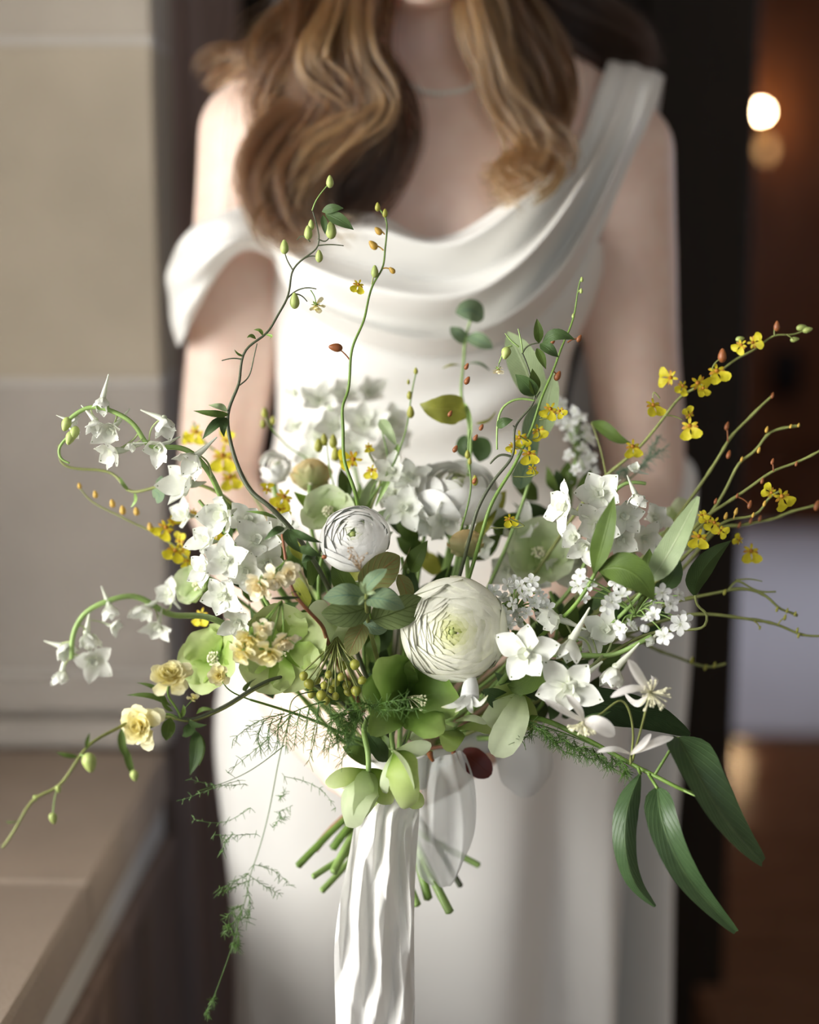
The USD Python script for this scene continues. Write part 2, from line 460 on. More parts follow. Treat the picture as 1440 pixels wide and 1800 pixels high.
XW = -0.25       # plane of the window wall
YJ = 1.60        # face of the stone jamb at the far side of the window
ZS = 0.714       # top of the sill
YB = 2.25        # panelled wall behind
XD = 0.47        # near edge of the doorway into the hall
YH = 9.2         # far wall of the hall
ZC = 3.0


def wall(name, pieces, mat, kids=()):
    """a piece of the setting, its body and its pieces"""
    t = thing(name, None, None, (0, 0, 0), kind='structure')
    for p in pieces:
        put('body', p, mat, t, smooth=False)
    return t


# floor: polished boards, laid one by one across the hall and the room
fl = thing('floor', None, None, kind='structure')
put('subfloor', box((-1.7, -3.0, -0.06), (3.6, 9.4, -0.022)), M_floor, fl, smooth=False)
rng = np.random.default_rng(3)
k, y = 0, 1.5
while y < 9.2:
    w = 0.135
    put('plank', box((-0.24 if y < YB - .14 else XD + .01, y + .0012, -0.021), (3.48, y + w - .0012, float(-0.0012 * rng.random())), .001), M_floor, fl, smooth=False)
    y += w
put('plank', box((-0.24, -2.98, -0.021), (3.18, 1.498, -.0005)), M_floor, fl, smooth=False)

# stone pier closing the window bay
zj = [W(130, py, YJ)[2] for py in (1272, 671, 71)]
st = thing('wall_stone', None, None, kind='structure')
put('bay_side', box((-1.48, .92, 0), (-1.41, YJ, 2.56)), M_stone[0], st, smooth=False)
put('mortar', box((-1.5, YJ + .0025, ZS), (XW - .002, YJ + .12, 2.98)), M_joint, st, smooth=False)
lv = [ZS + .075, zj[1], zj[2], 2.20, 2.6, 2.98]
for a, b, m in zip(lv[:-1], lv[1:], (2, 1, 0, 1, 2)):
    put('stone_block', box((-1.48, YJ, a + .0022), (XW, YJ + .118, b - .0022), .004), M_stone[m], st, smooth=False)
# two low mouldings where the pier meets the sill
put('base_moulding', box((-1.48, YJ - .010, ZS + .034), (XW, YJ + .1, ZS + .073), .006), M_stone[2], st, smooth=False)
put('base_moulding', box((-1.48, YJ - .026, ZS + .0005), (XW, YJ + .1, ZS + .031), .006), M_stone[2], st, smooth=False)

sl = thing('trim_1', None, None, (XW, YJ, 0), kind='structure', turn=-2.5)
ys = W(40, 1556, 1.0)
ysj = 1.25 / 1.25 * (1.25 - ZS) / (-ray(40, 1553)[2]) * ray(40, 1553)[1]
for a, b, m in ((-2.4, ysj - .002, 0), (ysj + .002, YJ - .027, 1)):
    put('sill_stone', box((-1.40, a, ZS - .05), (XW, b, ZS), .004), M_sill[m], sl, smooth=False)
put('sill_bed', box((-1.40, -2.4, ZS - .10), (XW - .012, YJ, ZS - .051)), M_joint, sl, smooth=False)

wl = thing('wall_left', None, None, (XW, YJ, 0), kind='structure', turn=-2.5)
put('body', box((-0.40, -2.4, 0), (XW - .03, YJ, ZS - .1)), M_panel, wl, smooth=False)
put('body', box((-1.65, -3.0, 0), (XW - .03, -2.4, ZC)), M_panel, wl, smooth=False)
put('lintel', box((-1.6, -2.4, 2.56), (XW, YJ, ZC)), M_plaster, wl, smooth=False)
put('body', box((-1.4, YJ + .122, 0), (XW - .03, YB, ZC)), M_panel, wl, smooth=False)
# upright panels and rails below the sill, and upright boards beyond the pier
yy = -2.3
while yy < YJ - .05:
    put('panel', box((XW - .03, yy + .028, .14), (XW - .014, yy + .172, ZS - .13), .006), M_panel, wl, smooth=False)
    put('stile', box((XW - .03, yy - .026, .11), (XW - .002, yy + .026, ZS - .102), .004), M_panel, wl, smooth=False)
    yy += .2
put('rail', box((XW - .03, -2.4, ZS - .128), (XW - .001, YJ, ZS - .101), .004), M_panel, wl, smooth=False)
put('rail', box((XW - .03, -2.4, .005), (XW + .006, YJ, .11), .005), M_panel, wl, smooth=False)
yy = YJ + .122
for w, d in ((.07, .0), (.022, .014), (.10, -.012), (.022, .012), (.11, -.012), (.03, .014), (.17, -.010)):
    put('panel_moulding', box((XW - .03, yy, .01), (XW + d, yy + w - .002, ZC - .02), .003), M_board_lit, wl, smooth=False)
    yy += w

wb = thing('wall_back', None, None, kind='structure')
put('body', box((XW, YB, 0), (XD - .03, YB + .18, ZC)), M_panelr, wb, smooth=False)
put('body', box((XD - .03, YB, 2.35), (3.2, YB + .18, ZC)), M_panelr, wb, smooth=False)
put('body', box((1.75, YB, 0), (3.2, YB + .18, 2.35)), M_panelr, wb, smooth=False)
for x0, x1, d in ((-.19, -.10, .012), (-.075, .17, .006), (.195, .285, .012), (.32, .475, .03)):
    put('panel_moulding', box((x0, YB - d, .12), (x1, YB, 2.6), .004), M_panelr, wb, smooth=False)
put('wall_right', box((3.2, -3.0, 0), (3.3, YB + .18, ZC)), M_plaster, kind='structure', smooth=False)
wq = thing('wall_front', None, None, kind='structure')
for p_ in (((-1.65, -3.1, 0), (-.15, -3.0, ZC)), ((1.65, -3.1, 0), (3.3, -3.0, ZC)), ((-.15, -3.1, 0), (1.65, -3.0, .85)), ((-.15, -3.1, 2.55), (1.65, -3.0, ZC))):
    put('body', box(*p_), M_plaster, wq, smooth=False)
put('ceiling', box((-1.65, -3.1, ZC), (3.6, 9.4, ZC + .1)), M_plaster, kind='structure', smooth=False)

# the hall beyond the doorway
wf = thing('wall_hall', None, None, kind='structure')
put('body', box((-.3, YH, 0), (3.6, YH + .1, ZC)), M_hallwood, wf, smooth=False)
xx = 0.5
while xx < 3.3:
    put('panel', box((xx + .03, YH - .018, .30), (xx + .55, YH, 2.5), .008), M_hallwood, wf, smooth=False)
    xx += .62
put('hall_partition', box((-.3, YB + .18, 0), (-.2, YH, ZC)), M_hallwood, wf, smooth=False)
wr = thing('wall_hall_side', None, None, kind='structure')
put('body', box((3.5, YB + .18, 0), (3.6, 4.1, ZC)), M_hallwood, wr, smooth=False)
put('body', box((3.5, 5.9, 0), (3.6, YH, ZC)), M_hallwood, wr, smooth=False)
put('body', box((3.5, 4.1, 0), (3.6, 5.9, .75)), M_hallwood, wr, smooth=False)
put('body', box((3.5, 4.1, 2.75), (3.6, 5.9, ZC)), M_hallwood, wr, smooth=False)
put('hall_carpet', box((.55, 3.78, 0.0005), (3.3, 6.5, .012), .003), M_pale)
data(stage.GetPrimAtPath('/World/hall_carpet'), 'pale grey carpet lying on the hall floor beyond the doorway', 'carpet')


w3 = thing('window_3', None, None, kind='structure')  # unseen rear window, added to go with the fill light
for a in np.linspace(-.15, 1.65, 4):
    put('window_frame', box((a - .02, -3.07, .85), (a + .02, -3.03, 2.55), .004), M_frame, w3, smooth=False)
for a in (.87, 1.70, 2.53):
    put('window_frame', box((-.15, -3.068, a - .02), (1.65, -3.032, a + .02), .004), M_frame, w3, smooth=False)
for a in (-.15, .45, 1.05):
    for z in (.89, 1.72):
        put('pane', box((a + .02, -3.052, z), (a + .58, -3.048, z + .79)), M_pane, w3, smooth=False)


def window(name, x, y0, y1, z0, z1, n, m):
    w = thing(name, None, None, kind='structure')
    for a in np.linspace(y0, y1, n + 1):
        put('window_frame', box((x - .02, a - .018, z0), (x + .02, a + .018, z1), .004), M_frame, w, smooth=False)
    for a in np.linspace(z0, z1, m + 1):
        put('window_frame', box((x - .018, y0, a - .016), (x + .018, y1, a + .016), .004), M_frame, w, smooth=False)
    for i in range(n):
        for j in range(m):
            ya, yb = np.linspace(y0, y1, n + 1)[i:i + 2]
            za, zb = np.linspace(z0, z1, m + 1)[j:j + 2]
            put('pane', box((x - .002, ya + .017, za + .015), (x + .002, yb - .017, zb - .015)), M_pane, w, smooth=False)


window('window_1', -1.42, -2.13, .90, ZS, 2.55, 3, 1)
window('window_2', 3.42, 4.12, 5.88, .77, 2.73, 3, 2)

# wall lamp at the far end of the hall
lp = W(1338, 196, 8.95)
M_bulb = look('lit_bulb', {'e': ('emission', {'color': (1.0, .68, .36), 'strength': 140.0})}, [], 'e.emission')
M_glow = look('frosted_lamp_glass', {'e': ('emission', {'color': (1.0, .55, .22), 'strength': 1.6})}, [], 'e.emission')
lamp = thing('wall_lamp', 'lit brass wall lamp glowing warmly in the dark hall', 'lamp', lp)
put('bulb', ball(lp, .021, nu=14, nv=10), M_bulb, lamp)
g = tube([lp + [0, 0, -.035], lp + [.01, .02, -.10], lp + [.02, .14, -.16], lp + [.02, .235, -.16]], .012, sides=8, n=16)
put('arm', g, M_brass, lamp)
put('backplate', ball(lp + [.02, .24, -.14], .05, (0, 0, 1), 1.7, nu=14, nv=10), M_brass, lamp)
put('glass_drop', ball(lp + [.035, -.01, -.20], .030, (0, 0, -1), 1.3, nu=12, nv=10, point=.4), M_glow, lamp)
hk = W(1382, 655, YH - .10)
t = thing('door_knob_plate', 'black oval iron plate on the red-brown hall panelling', 'door plate', hk)
pl = ball(np.zeros(3), .105, (0, 0, 1), 1.55, nu=18, nv=12)
pl.v[0] = pl.v[0] * [1, .4, 1] + hk
put('plate', pl, M_black, t)
put('knob', ball(hk + [0, -.07, 0], .04, (0, -1, 0), 1.0, nu=12, nv=8), M_black, t)

# ------------------------------------------------------------------ the bride
def surface_net(F, lo, h):
    """mesh of the zero level of a sampled distance field (naive surface nets)"""
    s = F < 0
    nx, ny, nz = F.shape
    cs = np.zeros((nx - 1, ny - 1, nz - 1), int)
    for o in np.ndindex(2, 2, 2):
        cs += s[o[0]:nx - 1 + o[0], o[1]:ny - 1 + o[1], o[2]:nz - 1 + o[2]]
    act = (cs > 0) & (cs < 8)
    idx = np.full(act.shape, -1)
    ijk = np.argwhere(act)
    idx[act] = np.arange(len(ijk))
    acc, cnt = np.zeros((len(ijk), 3)), np.zeros(len(ijk))
    cor = [np.array(o) for o in np.ndindex(2, 2, 2)]
    for a in range(8):
        for b in range(a + 1, 8):
            if np.abs(cor[a] - cor[b]).sum() != 1:
                continue
            A, B = ijk + cor[a], ijk + cor[b]
            fa, fb = F[tuple(A.T)], F[tuple(B.T)]
            m = (fa < 0) != (fb < 0)
            t = np.where(m, fa / np.where(m, fa - fb, 1), 0)
            acc += np.where(m[:, None], A + t[:, None] * (B - A), 0)
            cnt += m
    v = lo + h * (acc / cnt[:, None])
    quads = []
    for ax in range(3):
        sh = [slice(None)] * 3
        s0, s1 = list(sh), list(sh)
        s0[ax], s1[ax] = slice(0, -1), slice(1, None)
        cr = s[tuple(s0)] != s[tuple(s1)]
        e = np.argwhere(cr)
        o1, o2 = [k for k in range(3) if k != ax]
        e = e[(e[:, o1] > 0) & (e[:, o2] > 0) & (e[:, o1] < F.shape[o1] - 1) & (e[:, o2] < F.shape[o2] - 1)]
        d1, d2 = np.eye(3, dtype=int)[o1], np.eye(3, dtype=int)[o2]
        q = np.stack([idx[tuple((e - d1 - d2).T)], idx[tuple((e - d2).T)], idx[tuple(e.T)], idx[tuple((e - d1).T)]], 1)
        flip = s[tuple(e.T)] ^ (ax == 1)
        q[~flip] = q[~flip][:, ::-1]
        quads.append(q)
    q = np.vstack(quads)
    q = q[(q >= 0).all(1)]
    return v, np.vstack([q[:, [0, 1, 2]], q[:, [0, 2, 3]]])


class Field:
    def __init__(self, lo, hi, h):
        self.lo, self.h = np.asarray(lo, float), h
        self.n = np.ceil((np.asarray(hi) - self.lo) / h).astype(int) + 1
        self.F = np.full(self.n, 0.08, np.float32)

    def cell(self, lo, hi):
        a = np.clip(np.floor((lo - self.lo) / self.h).astype(int), 0, self.n - 1)
        b = np.clip(np.ceil((hi - self.lo) / self.h).astype(int) + 1, 1, self.n)
        sl = tuple(slice(x, y) for x, y in zip(a, b))
        g = [(np.arange(x, y) * self.h + l).astype(np.float32) for x, y, l in zip(a, b, self.lo)]
        return sl, np.meshgrid(*g, indexing='ij')

    def blend(self, sl, d, k):
        f = self.F[sl]
        hh = np.clip(0.5 + 0.5 * (f - d) / k, 0, 1)
        self.F[sl] = f * (1 - hh) + d * hh - k * hh * (1 - hh)

    def cone(self, p, q, r0, r1, k=.02):
        p, q = np.asarray(p, float), np.asarray(q, float)
        R = max(r0, r1) + k + .03
        sl, (x, y, z) = self.cell(np.minimum(p, q) - R, np.maximum(p, q) + R)
        d = q - p
        t = np.clip(((x - p[0]) * d[0] + (y - p[1]) * d[1] + (z - p[2]) * d[2]) / (d @ d + 1e-12), 0, 1)
        dist = np.sqrt((x - p[0] - t * d[0]) ** 2 + (y - p[1] - t * d[1]) ** 2 + (z - p[2] - t * d[2]) ** 2) - (r0 + t * (r1 - r0))
        self.blend(sl, dist, k)

    def egg(self, c, r, k=.03):
        c, r = np.asarray(c, float), np.asarray(r, float)
        R = r + k + .03
        sl, (x, y, z) = self.cell(c - R, c + R)
        k0 = np.sqrt(((x - c[0]) / r[0]) ** 2 + ((y - c[1]) / r[1]) ** 2 + ((z - c[2]) / r[2]) ** 2)
        k1 = np.sqrt(((x - c[0]) / r[0] ** 2) ** 2 + ((y - c[1]) / r[1] ** 2) ** 2 + ((z - c[2]) / r[2] ** 2) ** 2)
        self.blend(sl, (k0 * (k0 - 1) / np.maximum(k1, 1e-6)).astype(np.float32), k)

    def chain(self, pts, rad, k=.02):
        pts, rad = np.asarray(pts, float), np.asarray(rad, float)
        R = rad.max() + k + .03
        sl, (x, y, z) = self.cell(pts.min(0) - R, pts.max(0) + R)
        best = np.full(x.shape, 1.0, np.float32)
        for p, q, r0, r1 in zip(pts[:-1], pts[1:], rad[:-1], rad[1:]):
            d = q - p
            t = np.clip(((x - p[0]) * d[0] + (y - p[1]) * d[1] + (z - p[2]) * d[2]) / (d @ d + 1e-12), 0, 1)
            best = np.minimum(best, np.sqrt((x - p[0] - t * d[0]) ** 2 + (y - p[1] - t * d[1]) ** 2 + (z - p[2] - t * d[2]) ** 2) - (r0 + t * (r1 - r0)))
        self.blend(sl, best, k)


YC = 1.38
bf = Field((-.34, .90, -.01), (.34, 1.60, 1.70), .0042)
bf.egg(W(765, 1080, YC), (.140, .095, .13), .04)
bf.egg(W(748, 720, YC + .004), (.104, .064, .15), .05)
bf.egg(W(762, 480, YC + .002), (.122, .078, .15), .05)
bf.chain([W(540, 228, YC + .01), W(748, 208, YC + .0), W(1000, 240, YC + .01)], [.050, .060, .046], .06)
bf.egg(W(752, 290, YC - .012), (.125, .072, .085), .05)
for px in (668, 860):                                                # bust
    bf.egg(W(px, 468, YC - .062), (.052, .048, .055), .022)
bf.chain([W(752, 200, YC + .012), W(748, -30, YC - .002)], [.053, .050], .035)
bf.chain([W(748, 40, YC + .02), W(560, 175, YC + .018)], [.040, .036], .05)
bf.chain([W(748, 40, YC + .02), W(985, 185, YC + .018)], [.040, .034], .05)
for s, px in ((-1, 560), (1, 960)):                                  # collar bones
    bf.chain([W(748 + s * 24, 172, YC - .060), W(748 + s * 100, 160, YC - .060), W(748 + s * 210, 165, YC - .035)], [.008, .008, .007], .016)
# head with a face, above the picture's upper edge
hc = W(746, -205, YC - .03)
bf.egg(hc + [0, .012, .02], (.073, .090, .098), .03)
bf.egg(hc + [0, -.040, -.055], (.048, .048, .050), .04)
bf.egg(hc + [0, -.072, -.088], (.020, .016, .014), .02)              # chin
bf.chain([hc + [0, -.078, .012], hc + [0, -.100, -.026]], [.008, .012], .012)   # nose
for s in (-1, 1):
    bf.egg(hc + [s * .068, .012, -.015], (.008, .018, .030), .008)   # ears
    bf.egg(hc + [s * .033, -.066, -.025], (.022, .016, .018), .02)   # cheeks
    bf.egg(hc + [s * .031, -.070, .024], (.020, .010, .006), .01)    # brows
    bf.egg(hc + [s * .031, -.067, .010], (.012, .012, .008), .004)   # eyelids
bf.chain([hc + [-.018, -.082, -.052], hc + [0, -.088, -.050], hc + [.018, -.082, -.052]], [.004, .0065, .004], .005)
bf.chain([hc + [-.016, -.081, -.059], hc + [0, -.087, -.060], hc + [.016, -.081, -.059]], [.004, .007, .004], .005)

# arms: shoulders, elbows behind the flowers, both hands closed on the stems
SR, ER, WR = W(447, 240, YC + .005), W(388, 835, YC + .03), W(520, 1222, 1.150)
SL, EL, WL = W(1088, 272, YC + .008), W(1128, 850, YC + .03), W(880, 1240, 1.150)
for S, E, H in ((SR, ER, WR), (SL, EL, WL)):
    arm_p = np.array([S, S * .66 + E * .34 + [0, -.004, 0], S * .35 + E * .65, E, E * .72 + H * .28, H])
    arm_r = np.array([.0475, .0425, .0395, .0350, .0355, .0240])
    bf.chain(spline(arm_p, 28), CubicSpline(np.linspace(0, 1, 6), arm_r)(np.linspace(0, 1, 28)), .03)
GRIP = W(688, 1325, 1.068)                                            # where the stems are held
AX = unit(GRIP - W(700, 1160, 1.03))                                  # along the stems, downwards


def hand(wr, side):
    """palm and five curled fingers closing round the stems; side -1 is on the left of the picture"""
    to = unit(GRIP - wr)
    across = unit(-UP)                                               # from index finger to little finger
    across = unit(across - (across @ to) * to)
    back = unit(np.cross(to, across)) * (1 if side < 0 else -1)       # back of the hand
    if back @ FWD > 0:
        back = -back
    reach = np.linalg.norm(GRIP - wr)
    knuckle = wr + to * .082 + back * .020
    bf.chain([wr, wr + to * .03 + back * .006], [.024, .026], .02)
    for k, o in enumerate((-.028, -.010, .009, .027)):               # palm and knuckles
        bf.chain([wr + to * .010 + across * o * .7 + back * .004, knuckle + across * o], [.016, .0105], .012)
    ln = (.078, .086, .080, .064)
    for k, o in enumerate((-.030, -.010, .010, .029)):               # fingers: knuckle, two bends, tip
        a = knuckle + across * o
        l = ln[k]
        b = a + to * l * .46 + back * .002
        c = b + to * l * .16 - back * l * .30
        d = c - to * l * .20 - back * l * .18
        bf.chain([a, b, c, d], [.0098, .0088, .0080, .0070], .004)
        bf.egg(d, (.0072, .0072, .0072), .003)
    th = wr + to * .022 - across * .026 - back * .004                # thumb from the side of the palm
    bf.chain([th, th + to * .030 - across * .022 - back * .004, th + to * .060 - across * .020 + back * .002, th + to * .082 - across * .010 + back * .004], [.0135, .0115, .0100, .0085], .008)


hand(WR, -1)
hand(WL, 1)
# legs and feet under the dress
for s in (-1, 1):
    hip, knee, ank = np.array([.02 + s * .085, YC, .80]), np.array([.02 + s * .075, YC - .02, .46]), np.array([.02 + s * .07, YC + .02, .085])
    bf.chain([hip, knee, ank], [.082, .052, .034], .03)
    bf.chain([ank + [0, .03, -.05], ank + [s * .01, -.12, -.062]], [.030, .022], .02)
bv, bff = surface_net(bf.F, bf.lo, bf.h)
bm = trimesh.Trimesh(bv, bff, process=False)
from scipy.sparse import coo_matrix
e_ = np.vstack([bff[:, [0, 1]], bff[:, [1, 2]], bff[:, [2, 0]]])
adj = coo_matrix((np.ones(2 * len(e_)), (np.r_[e_[:, 0], e_[:, 1]], np.r_[e_[:, 1], e_[:, 0]])), shape=(len(bv), len(bv))).tocsr()
deg = np.asarray(adj.sum(1)).ravel()[:, None]
for lam in (.5, -.52, .5, -.52, .5):
    bv = bv + lam * (adj @ bv / np.maximum(deg, 1) - bv)
bm.vertices = bv

skin_n = {'g': ('geometry', {}), 'no': ('noise_texture', {'scale': 60.0, 'detail': 3}), 'r': ('rgb_ramp', {'ramp': [(0.3, (.83, .60, .50)), (0.7, (.87, .67, .57))]}),
          'p': ('principled_bsdf', {'roughness': 0.45, 'subsurface_weight': 0.15, 'subsurface_scale': 0.012, 'subsurface_radius': (1, .35, .2), 'specular_ior_level': 0.4})}
M_skin = look('skin', skin_n, [('g.position', 'no.vector'), ('no.fac', 'r.fac'), ('r.color', 'p.base_color')], 'p.BSDF')
M_eye = plain('eye', (.25, .16, .09), .2)
M_satin = look('ivory_satin', {'p': ('principled_bsdf', {'base_color': (.82, .81, .775), 'roughness': 0.29, 'specular_ior_level': 0.45, 'sheen_weight': 0.15, 'sheen_roughness': 0.4})}, [], 'p.BSDF')

bride = thing('person', 'bride in a white satin cowl-neck dress holding the bouquet with both hands', 'person', (0.02, YC, 0))
put('body', Geo().add(bm.vertices, bm.faces), M_skin, bride)
for s in (-1, 1):
    put('eye', ball(hc + [s * .031, -.064, .011], .0115, (0, -1, 0), nu=12, nv=10), M_eye, bride)


def loft(rows, nu, nv):
    """a smooth sheet through rows of points; nu along each row, nv across the rows"""
    R = np.array([spline(r, nu) for r in rows])
    if nv > len(rows):
        s = np.linspace(0, 1, len(rows))
        R = CubicSpline(s, R, axis=0, bc_type='natural')(np.linspace(0, 1, nv)) if len(rows) > 2 else np.array([spline(R[:, k], nv) for k in range(nu)]).transpose(1, 0, 2)
    return R


def sheet(R, closed=False, g=None):
    nv, nu = R.shape[:2]
    i, j = np.meshgrid(np.arange(nv - 1), np.arange(nu if closed else nu - 1), indexing='ij')
    q = np.stack([i * nu + j, i * nu + (j + 1) % nu, (i + 1) * nu + (j + 1) % nu, (i + 1) * nu + j], -1).reshape(-1, 4)
    return (g or Geo()).add(R.reshape(-1, 3), q)


def rowW(*p):
    return [W(*q) for q in p]


# skirt and bodice: rings from under the arms to the floor (row, left edge, right edge, front y, back y)
RING = [(425, 482, 1062, 1.290, 1.478), (470, 481, 1060, 1.283, 1.478), (520, 482, 1046, 1.280, 1.476), (570, 484, 1024, 1.283, 1.472), (640, 487, 1000, 1.289, 1.468), (730, 488, 988, 1.292, 1.468),
        (850, 465, 1040, 1.283, 1.485), (1000, 420, 1100, 1.262, 1.50), (1150, 390, 1112, 1.250, 1.51), (1290, 378, 1106, 1.250, 1.51), (1480, 398, 1094, 1.248, 1.51), (1650, 412, 1085, 1.245, 1.51),
        (1800, 410, 1077, 1.242, 1.515), (2200, 395, 1075, 1.235, 1.52), (2900, 380, 1090, 1.225, 1.53), (4400, 360, 1120, 1.22, 1.54)]
nth = 160
th = np.linspace(0, 2 * np.pi, nth, endpoint=False)
rings = []
for py, xl, xr, yf, yb in RING:
    a, b = W(xl, py, YC), W(xr, py, YC)
    z = a[2] if py < 4000 else .012
    cx, rx = (a[0] + b[0]) / 2, (b[0] - a[0]) / 2
    c, s = np.cos(th), np.sin(th)
    c, s = np.sign(c) * np.abs(c) ** .86, np.sign(s) * np.abs(s) ** .86
    y = np.where(s < 0, YC + s * (YC - yf), YC + s * (yb - YC))
    rings.append(np.stack([cx + rx * c, y, np.full(nth, z)], 1))
rings = np.array(rings)
s_ = np.concatenate([[0], np.cumsum(np.abs(np.diff(rings[:, 0, 2])))])
nrow = 130
from scipy.interpolate import PchipInterpolator
rings = PchipInterpolator(s_, rings, axis=0)(np.concatenate([np.linspace(0, .75, 100), np.linspace(.76, s_[-1], 30)]))
zz = rings[..., 2]
drop = np.clip((.95 - zz) / .5, 0, 1)
th_ = th[None]
# long soft folds of the skirt and small creases at the waist
fold = drop * (.018 * np.exp(-((th_ - 5.72) / .10) ** 2) - .030 * np.exp(-((th_ - 5.36) / .17) ** 2) + .006 * np.exp(-((th_ - 3.75) / .10) ** 2) + .003 * np.sin(th_ * 9 + 1))
waist = np.exp(-((zz - 1.10) / .09) ** 2)
fold = fold + waist * .0035 * np.sin(zz * 115 + 9 * np.cos(th_ - 4.4)) * np.exp(-((th_ - 4.9) / .9) ** 2)
rings[..., 0] += fold * np.cos(th_)
rings[..., 1] += fold * np.sin(th_)
dress = put('dress', sheet(rings, True), M_satin, bride, label='white satin dress with long column skirt')

# cowl neckline: rows hang from the left arm to the strap on the right shoulder
rows = [
    rowW((438, 362, 1.285), (520, 374, 1.262), (600, 376, 1.256), (672, 380, 1.258), (742, 416, 1.266), (806, 408, 1.262), (880, 362, 1.262), (945, 316, 1.280), (1008, 256, 1.305), (1036, 190, 1.325), (1062, 127, 1.352), (1070, 112, 1.40), (1068, 250, 1.462)),
    rowW((452, 385, 1.282), (535, 420, 1.250), (630, 442, 1.240), (690, 452, 1.238), (752, 466, 1.240), (826, 462, 1.240), (904, 418, 1.245), (972, 350, 1.268), (1034, 260, 1.300), (1064, 194, 1.325), (1088, 130, 1.352), (1096, 115, 1.40), (1090, 250, 1.462)),
    rowW((465, 408, 1.280), (530, 465, 1.248), (620, 505, 1.234), (690, 525, 1.231), (757, 538, 1.232), (838, 530, 1.235), (924, 474, 1.243), (998, 380, 1.268), (1062, 265, 1.303), (1092, 197, 1.326), (1114, 136, 1.353), (1122, 120, 1.40), (1110, 250, 1.462)),
    rowW((475, 432, 1.280), (525, 505, 1.252), (610, 552, 1.240), (690, 580, 1.236), (762, 594, 1.238), (848, 580, 1.240), (940, 515, 1.250), (1018, 408, 1.275), (1086, 272, 1.308), (1118, 202, 1.328), (1139, 142, 1.355), (1146, 128, 1.40), (1130, 250, 1.462)),
    rowW((481, 452, 1.290), (520, 535, 1.278), (610, 590, 1.270), (690, 616, 1.268), (768, 625, 1.270), (865, 604, 1.272), (966, 545, 1.284), (1046, 432, 1.298), (1108, 285, 1.318), (1143, 208, 1.334), (1163, 150, 1.358), (1168, 138, 1.40), (1150, 250, 1.462))]
R = loft(rows, 110, 80)
v, u = np.meshgrid(np.linspace(0, 1, 80), np.linspace(0, 1, 110), indexing='ij')
mid = np.exp(-((u - .42) / .33) ** 2)
mid = mid * np.clip((.80 - u) / .25, 0, 1)
amp = .0215 * mid + .0016
w = amp * (np.sin(2 * np.pi * (2.6 * v - .10 + .25 * u)) * np.clip(v * 6, 0, 1) * np.clip((1 - v) * 8, 0, 1)) + .0035 * mid * np.sin(2 * np.pi * (5.3 * v + .9 * u) + 1.2) * np.clip(v * 6, 0, 1)
R[..., 1] -= w
R[..., 2] += .4 * w
put('cowl', sheet(R), M_satin, dress)
# draped sleeve fallen round the upper arm
rows = [
    rowW((446, 356, 1.290), (392, 372, 1.290), (345, 394, 1.312), (322, 420, 1.355), (345, 430, 1.415), (440, 400, 1.445)),
    rowW((462, 384, 1.284), (398, 398, 1.272), (330, 424, 1.298), (300, 456, 1.355), (335, 470, 1.425), (455, 430, 1.450)),
    rowW((473, 412, 1.282), (408, 424, 1.266), (336, 470, 1.286), (294, 496, 1.355), (332, 510, 1.428), (465, 450, 1.450)),
    rowW((480, 438, 1.284), (424, 432, 1.270), (352, 505, 1.282), (299, 548, 1.355), (330, 550, 1.428), (472, 475, 1.448)),
    rowW((482, 455, 1.290), (436, 440, 1.288), (374, 498, 1.300), (316, 606, 1.350), (338, 575, 1.422), (476, 495, 1.440))]
R = loft(rows, 60, 44)
v, u = np.meshgrid(np.linspace(0, 1, 44), np.linspace(0, 1, 60), indexing='ij')
R[..., 1] -= .009 * np.sin(2 * np.pi * (2.2 * v + .5 * u)) * np.sin(np.pi * v) * np.sin(np.pi * u)
put('sleeve', sheet(R), M_satin, dress)
# overskirt hanging behind on the right
rows = [rowW((1030, 590, 1.47), (1042, 600, 1.455), (1046, 600, 1.50)),
        rowW((1000, 720, 1.48), (1062, 735, 1.45), (1050, 735, 1.53)),
        rowW((1020, 800, 1.49), (1196, 800, 1.46), (1120, 800, 1.56)),
        rowW((1030, 900, 1.49), (1217, 900, 1.44), (1130, 900, 1.57)),
        rowW((1040, 1150, 1.49), (1206, 1150, 1.43), (1130, 1150, 1.58)),
        rowW((1040, 1450, 1.49), (1180, 1450, 1.42), (1110, 1450, 1.59)),
        rowW((1040, 1800, 1.49), (1171, 1800, 1.41), (1100, 1800, 1.60)),
        rowW((1040, 2600, 1.50), (1175, 2600, 1.40), (1100, 2600, 1.62))]
rows.append([np.array([q[0], q[1], .015]) for q in rowW((1040, 4600, 1.50), (1190, 4600, 1.40), (1110, 4600, 1.64))])
put('overskirt', sheet(loft(rows, 30, 80)), M_satin, dress)

# necklace of small stones
M_gem = plain('necklace_stone', (.90, .88, .80), .2)
def on_skin(x, y, lift=.0012):
    r_ = (bm.vertices - CAM)
    dep = r_ @ FWD
    sx, sy = 720 + FPX * (r_ @ RIGHT) / dep, 900 - FPX * (r_ @ UP) / dep
    near = (np.abs(sx - x) < 9) & (np.abs(sy - y) < 9) & (bm.vertices[:, 1] < YC)
    return W(x, y, bm.vertices[near, 1].min() - lift)


nk = spline([W(660, 60, 1.41), on_skin(690, 118), on_skin(705, 138), on_skin(726, 153), on_skin(748, 161), on_skin(775, 164), on_skin(802, 161), on_skin(825, 155), on_skin(842, 138), on_skin(852, 118), W(868, 60, 1.41), W(760, 10, 1.445), W(660, 60, 1.41)], 500)
g = Geo()
cut = np.concatenate([[0], np.cumsum(np.linalg.norm(np.diff(nk, axis=0), axis=1))])
for s in np.arange(0, cut[-1], .0044):
    c = np.array([np.interp(s, cut, nk[:, k]) for k in range(3)])
    ball(c, .0026, nu=6, nv=4, g=g)
put('necklace', g, M_gem, bride, label='fine necklace of small pale stones')


